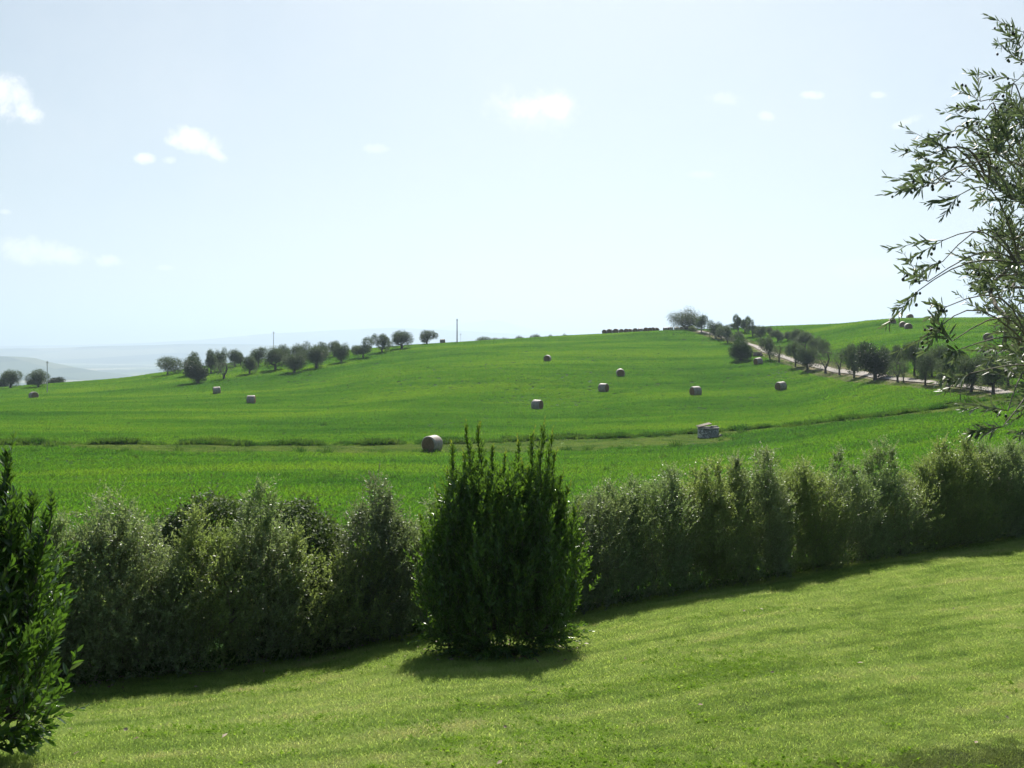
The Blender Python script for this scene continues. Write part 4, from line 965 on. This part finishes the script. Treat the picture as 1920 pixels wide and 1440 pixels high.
while len(tg_) < 900:
    X = ro.uniform(OX - 2.1, OX + 2.2); Y = ro.uniform(OY - 2.1, OY + 2.1); Z = ro.uniform(-1.2, 2.7)
    c_ = ((X - OX) / 2.15) ** 2 + ((Y - OY) / 2.1) ** 2 + ((Z - .78) / 2.15) ** 2
    if c_ > 1: continue
    px = CX + X / Y * F; py = HY - Z / Y * F
    q_ = px - np.interp(py, er, ec) - float(np.interp(py, [520, 620], [84, 44]))
    if q_ < 0 or ro.uniform() > .26 + q_ / 110: continue
    if c_ < .2 and ro.uniform() < .7: continue
    if px > 1975 and ro.uniform() < .72: continue
    tg_.append((X - OX, Y - OY, Z - OZ))
main_n = len(tg_)
def ptl(px, py, d): return ((px - CX) / F * d - OX, d - OY, (HY - py) / F * d - OZ)
# sprays that stand out of the crown's outline: (column, row, distance)
sprays = [ptl(*p) for p in [(1742, 292, 6.2), (1760, 300, 6.3), (1775, 278, 6.3), (1735, 350, 6.1), (1755, 345, 6.2), (1790, 340, 6.3), (1790, 245, 6.4), (1806, 300, 6.3), (1800, 365, 6.1), (1838, 190, 6.6), (1850, 205, 6.6), (1845, 225, 6.5),
    (1915, 90, 6.9), (1908, 150, 6.9), (1922, 62, 6.9), (1918, 118, 6.8), (1896, 178, 6.8), (1880, 215, 6.6), (1905, 200, 6.7), (1722, 545, 5.9), (1740, 528, 5.9), (1775, 575, 6.0), (1765, 610, 5.8), (1785, 640, 5.8), (1800, 655, 5.7), (1770, 450, 6.1), (1768, 490, 6.1), (1820, 700, 5.8), (1880, 800, 5.6), (1890, 770, 5.6)]]
allT = np.array(tg_ + sprays)
limb = [((0, 0, -.2), -1), ((.03, 0, .5), 0), ((-.05, .05, 1.05), 1), ((-.45, -.25, 1.55), 2), ((-.7, -.45, 2.1), 3), ((-.8, -.55, 2.6), 4), ((.35, .2, 1.6), 2), ((.8, .5, 2.3), 6), ((0, .1, 1.7), 2), ((-.15, .05, 2.5), 8), ((-.3, -.1, 3.4), 9), ((-.2, -.2, 4.2), 10), ((.1, -.7, 1.9), 2), ((.15, -1.2, 2.5), 12), ((-1.3, -.9, 3.3), 5), ((.9, .5, 3.2), 7)]
bv, bf, dd = grow(limb, allT[:main_n], ro, .13, .0022, 2.0, .15, .35, 7)
dd = np.vstack([dd, np.zeros((len(sprays), 3))]); sb = []
for sp_, T in zip([(p_[0] + OX, p_[1] + OY, p_[2] + OZ) for p_ in sprays], allT[main_n:]):      # each outer spray hangs on its own thin branch coming out of the crown
    px = CX + sp_[0] / sp_[1] * F; py = HY - sp_[2] / sp_[1] * F; k = int(np.argmin(np.linalg.norm((allT[:main_n] - T) * [1, .6, 1] + np.array([-.28, -.1, .12]), axis=1)))
    a, b = allT[k], T; tt_ = np.linspace(0, 1, 7)[:, None]; c_ = a + (b - a) * tt_ + np.array([0, 0, .12]) * np.sin(tt_ * math.pi) + ro.normal(size=3) * .04 * np.sin(tt_ * math.pi)
    sb.append(tubes(c_[:-1], c_[1:], np.linspace(.006, .0035, 6), np.linspace(.0055, .003, 6), 5))
bv, bf = join([(bv, bf)] + sb); bf = bf if not isinstance(bf, list) or len(bf) > 1 else bf[0]
out = allT - np.array([0, 0, 2.9]); out = nrm(out)
D = nrm(dd * .8 + out * .7 + ro.normal(size=allT.shape) * .35 + np.array([0, 0, .12]))
D[main_n:] = nrm(np.array([-1, -.25, -.12]) + ro.normal(size=(len(sprays), 3)) * .38)
sel = np.concatenate([np.arange(len(allT)), np.arange(len(allT))]); jitter = ro.normal(size=(len(sel), 3)) * .45; jitter[:len(allT)] *= .2
lf, st = shoots(allT[sel], D[sel] + jitter, ro.uniform(.16, .34, len(sel)), 19, .080, .0180, ro, .85, .16, True, .28, .18, .06, .05, .3, pair=True)
ot = tag(empty('olive_tree', (OX, OY, OZ)), 'near olive tree with fruiting branches reaching in from the right edge', 'olive tree')
mesh_obj('crown', *lf, m_olive, ot)
mesh_obj('trunk', bv, bf, bark_pale, ot)
mesh_obj('twigs', *st, bark_pale, ot)
def spheres(c, r_, k=1):
    base, f = lathe([(0, -1.25), (.72, -.9), (1, -.2), (.95, .35), (.6, .95), (0, 1.2)], 7)
    v_ = (c[:, None] + base[None] * r_[:, None, None]).reshape(-1, 3)
    return v_, (np.arange(len(c))[:, None, None] * len(base) + f[None]).reshape(-1, 4).astype(np.int32)
fk = np.concatenate([ro.choice(main_n, 330, replace=False), np.arange(main_n, len(allT))]); fk = np.repeat(fk, 4)
fc_ = allT[fk] + D[fk] * ro.uniform(0, .22, len(fk))[:, None] + ro.normal(size=(len(fk), 3)) * .013 - np.array([0, 0, .02])
fr = mesh_obj('fruit', *spheres(fc_, ro.uniform(.007, .0105, len(fk))), m_fruit, ot, smooth=True); fr['kind'] = 'stuff'

# ------------------------------------------------------------------ grass: one tuft mesh, set out on points
def tuft(name, nb, hgt, wid, rad_, mat, seed, lean=.5):
    r = np.random.default_rng(seed); a = r.uniform(0, 6.28, nb); rr = rad_ * r.uniform(0, 1, nb) ** .5
    b = np.stack([np.cos(a) * rr, np.sin(a) * rr, 0 * a - hgt * .05], 1); a2 = r.uniform(0, 6.28, nb)
    d = nrm(np.stack([np.cos(a2) * lean * r.uniform(.2, 1.3, nb), np.sin(a2) * lean * r.uniform(.2, 1.3, nb), np.ones(nb)], 1))
    s = nrm(np.stack([-np.sin(a2 + r.normal(size=nb)), np.cos(a2), 0 * a2], 1)) * wid / 2; L = (hgt * r.uniform(.55, 1.15, nb))[:, None]
    m1 = b + d * L * .55; tip = b + d * L + np.stack([np.cos(a2), np.sin(a2), 0 * a2 - .3], 1) * L * .25 * lean * 1.5
    v_ = np.stack([b - s * .7, b + s * .7, m1 + s, m1 - s, tip], 1).reshape(-1, 3); i = np.arange(nb)[:, None] * 5
    me = bpy.data.meshes.new(name); f = [tuple(x) for x in (i + [0, 1, 2, 3]).tolist()] + [tuple(x) for x in (i + [3, 2, 4]).tolist()]
    me.from_pydata(v_.tolist(), [], f); me.materials.append(mat); return bpy.data.objects.new(name, me)
def scatter(name, pts, scale, tobj, label=None):
    me = bpy.data.meshes.new(name); me.vertices.add(len(pts)); me.vertices.foreach_set('co', np.asarray(pts, np.float32).ravel())
    for nm_, arr, tp_ in (('sc', scale, 'FLOAT'), ('rz', rng.uniform(0, 6.28, len(pts)), 'FLOAT')):
        a = me.attributes.new(nm_, tp_, 'POINT'); a.data.foreach_set('value', np.asarray(arr, np.float32))
    o = bpy.data.objects.new(name, me); COL.objects.link(o)
    ng = bpy.data.node_groups.new(name, 'GeometryNodeTree'); ng.interface.new_socket('Geometry', in_out='INPUT', socket_type='NodeSocketGeometry'); ng.interface.new_socket('Geometry', in_out='OUTPUT', socket_type='NodeSocketGeometry')
    N = ng.nodes; gi = N.new('NodeGroupInput'); go = N.new('NodeGroupOutput')
    mp_ = N.new('GeometryNodeMeshToPoints'); ip = N.new('GeometryNodeInstanceOnPoints'); oi = N.new('GeometryNodeObjectInfo'); oi.inputs['Object'].default_value = tobj
    a1 = N.new('GeometryNodeInputNamedAttribute'); a1.data_type = 'FLOAT'; a1.inputs[0].default_value = 'sc'
    a2 = N.new('GeometryNodeInputNamedAttribute'); a2.data_type = 'FLOAT'; a2.inputs[0].default_value = 'rz'
    cx_ = N.new('ShaderNodeCombineXYZ'); L_ = ng.links.new
    fo = lambda nd: [s for s in nd.outputs if s.enabled and s.name == 'Attribute'][0]
    L_(gi.outputs[0], mp_.inputs['Mesh']); L_(mp_.outputs[0], ip.inputs['Points']); L_(oi.outputs['Geometry'], ip.inputs['Instance'])
    L_(fo(a1), ip.inputs['Scale']); L_(fo(a2), cx_.inputs[2]); L_(cx_.outputs[0], ip.inputs['Rotation']); L_(ip.outputs[0], go.inputs[0])
    md = o.modifiers.new('scatter', 'NODES'); md.node_group = ng
    return tag(o, label, None, None, 'stuff')
UM = .60
# lawn
n = 190000; Y = rng.uniform(2.6, 30, n * 2) ; X = rng.uniform(-1.15, 1.25, n * 2) * (Y + 1)
wgt = (rng.uniform(0, 1, n * 2) < (Y / 30) ** .5) & (Y < HA + HB * X - .1); X, Y = X[wgt], Y[wgt]
sc_ = rng.uniform(.6, 1.25, len(X)) * np.clip(.75 + Y / 30, .8, 1.4) * (1 + .35 * np.clip(fbm(X * 1.6, Y * 2.4, 9, 3), -.8, 1.2) * .6)
scatter('lawn_grass', np.stack([X, Y, H(X, Y)], 1), sc_, tuft('grass_tuft', 46, .040, .0040, .10, m_lawnblade, 1, .95))
# field crop
def field_pts(n, d0, d1, pw):
    Y = (rng.uniform(0, 1, n) * (d1 ** pw - d0 ** pw) + d0 ** pw) ** (1 / pw); X = rng.uniform(-UM, UM, n) * Y
    k = Y > HA + HB * X + .8; return X[k], Y[k]
def row_of(X, Y): return HY - H(X, Y) / Y * F
X, Y = field_pts(250000, 15, 310, 1.15)
pm, vm = surf_mask(X, Y); nz_ = .5 + .35 * fbm(X / 2.2, Y / 2.2, 21, 3)
k = (pm + (nz_ - .5) * .6 < .5) & (vm < .55); X, Y = X[k], Y[k]
low_ = fbm(X / 5, Y / 3.2, 22, 4)
sc_ = rng.uniform(.7, 1.2, len(X)) * (1 + .22 * low_) * np.clip(.8 + Y / 260, .8, 1.8)
scatter('crop_plants', np.stack([X, Y, H(X, Y)], 1), sc_, tuft('crop_tuft', 34, .24, .035, .30, m_crop, 2, .8))
# rank tussocks along the upper edge of the track, short dry tufts on the track itself
ks = rng.integers(0, len(trackc), 6500); tgt = nrm(np.gradient(trackc[:, :2], axis=0)); nn_ = np.stack([-tgt[:, 1], tgt[:, 0]], 1)
of = trackc[ks, 2] * rng.uniform(.85, 1.2, len(ks)) + rng.normal(size=len(ks)) * .3
sgn = np.where(rng.uniform(0, 1, len(ks)) < .97, 1, -1); pt = trackc[ks, :2] + nn_[ks] * (of * sgn)[:, None]
cl_ = fbm(pt[:, 0] / .8, pt[:, 1] / .8, 31, 4); kq = rng.uniform(0, 1, len(cl_)) < np.clip(.42 + .5 * cl_, .05, 1); pt = pt[kq]; cl_ = cl_[kq]
xw, yw = field_pts(900, 30, 260, 1.3); pt = np.concatenate([pt, np.stack([xw, yw], 1)]); cl_ = np.concatenate([cl_, rng.uniform(-1.4, -.6, len(xw))])
scatter('rank_grass', np.column_stack([pt, H(pt[:, 0], pt[:, 1])]), rng.uniform(.6, 1.35, len(pt)) * (1 + .35 * cl_), tuft('rank_tuft', 40, .48, .04, .32, m_rank, 3, .55))
ks = rng.integers(0, len(trackc), 16000); pt = trackc[ks, :2] + nn_[ks] * (trackc[ks, 2] * rng.uniform(-1.1, 1.0, len(ks)))[:, None]
kr = rng.integers(0, len(roadc), 15000); nr_ = nl_[kr]; pr = roadc[kr, :2] + nr_ * (rng.choice([-1, 1], len(kr)) * rng.uniform(1.3, 6, len(kr)))[:, None]
pt = np.concatenate([pt, pr])
scatter('dry_grass', np.column_stack([pt, H(pt[:, 0], pt[:, 1])]), rng.uniform(.5, 1.2, len(pt)), tuft('dry_tuft', 26, .15, .03, .30, m_dry, 4, .9))
# weeds in the shade under the hedge
uh = rng.uniform(-.6, .62, 1700); yh = HA / (1 - HB * uh) + rng.uniform(-.35, .6, len(uh)); xh = uh * yh
scatter('hedge_weeds', np.stack([xh, yh, H(xh, yh)], 1), rng.uniform(.3, .9, len(uh)), tuft('weed_tuft', 22, .26, .014, .12, m_rank, 5, .6))
# patches of broad-leaved clover in the lawn
m_clover = leafmat('clover_leaves', (.10, .19, .02), (.18, .30, .035), (.24, .38, .03), .5, .9, .0)
yc_ = rng.uniform(5.5, 14, 60000); xc_ = rng.uniform(-.56, .56, 60000) * yc_; kc = (fbm(xc_ * 1.3, yc_ * 1.9, 41, 5) + rng.normal(size=60000) * .5 > .75 + .09 * (yc_ - 6)) & (rng.uniform(0, 1, 60000) < .4) & (yc_ < HA + HB * xc_ - 1)
xc_, yc_ = xc_[kc], yc_[kc]
scatter('clover', np.stack([xc_, yc_, H(xc_, yc_) + .012], 1), rng.uniform(.6, 1.2, len(xc_)), tuft('clover_tuft', 12, .042, .020, .06, m_clover, 6, 1.5))
# fallen leaves on the lawn
m_fallen = leafmat('fallen_leaves', (.16, .08, .04), (.42, .33, .24), (.1, .06, .03), .1, .6)
nf = 70; yf = rng.uniform(6, 20, nf); xf = rng.uniform(-.5, .52, nf) * yf; kf = yf < HA + HB * xf - .5; xf, yf = xf[kf], yf[kf]
uh = rng.uniform(-.5, .55, 1500); yh = HA / (1 - HB * uh) + rng.normal(size=len(uh)) * .35; xb = bx + rng.normal(size=260) * .5; yb = by + rng.normal(size=260) * .45
xf = np.concatenate([xf, uh * yh, xb]); yf = np.concatenate([yf, yh, yb]); nf = len(xf)
pf = np.stack([xf, yf, H(xf, yf) + .045], 1)
fo_ = mesh_obj('fallen_leaves', *leaves(pf, np.column_stack([rng.normal(size=(nf, 2)), rng.normal(size=nf) * .3]), rng.uniform(.04, .07, nf), rng.uniform(.02, .035, nf), rng, .3, 0, False, np.tile([0, 0, 1.], (nf, 1))), m_fallen)
tag(fo_, kind='stuff')

# ------------------------------------------------------------------ haze
HX, HY0, HY1, HZ0, HZ1 = 27000, -300, 27500, -235, 470
hv = [(x, y, z) for x in (-HX, HX) for y in (HY0, HY1) for z in (HZ0, HZ1)]
hf = np.array([(0, 1, 3, 2), (4, 6, 7, 5), (0, 4, 5, 1), (2, 3, 7, 6), (0, 2, 6, 4), (1, 5, 7, 3)])
m_haze, q = newmat('haze')
pv = q.n('ShaderNodeVolumePrincipled'); pv.inputs['Color'].default_value = (.555, .675, .835, 1)
pv.inputs['Density'].default_value = HAZE_DENSITY; pv.inputs['Anisotropy'].default_value = .35
q.l(pv.outputs[0], q.out.inputs['Volume'])
hz = mesh_obj('haze', hv, hf, m_haze); tag(hz, kind='stuff')
print('verts', sum(len(o.data.vertices) for o in bpy.data.objects if o.type == 'MESH'))
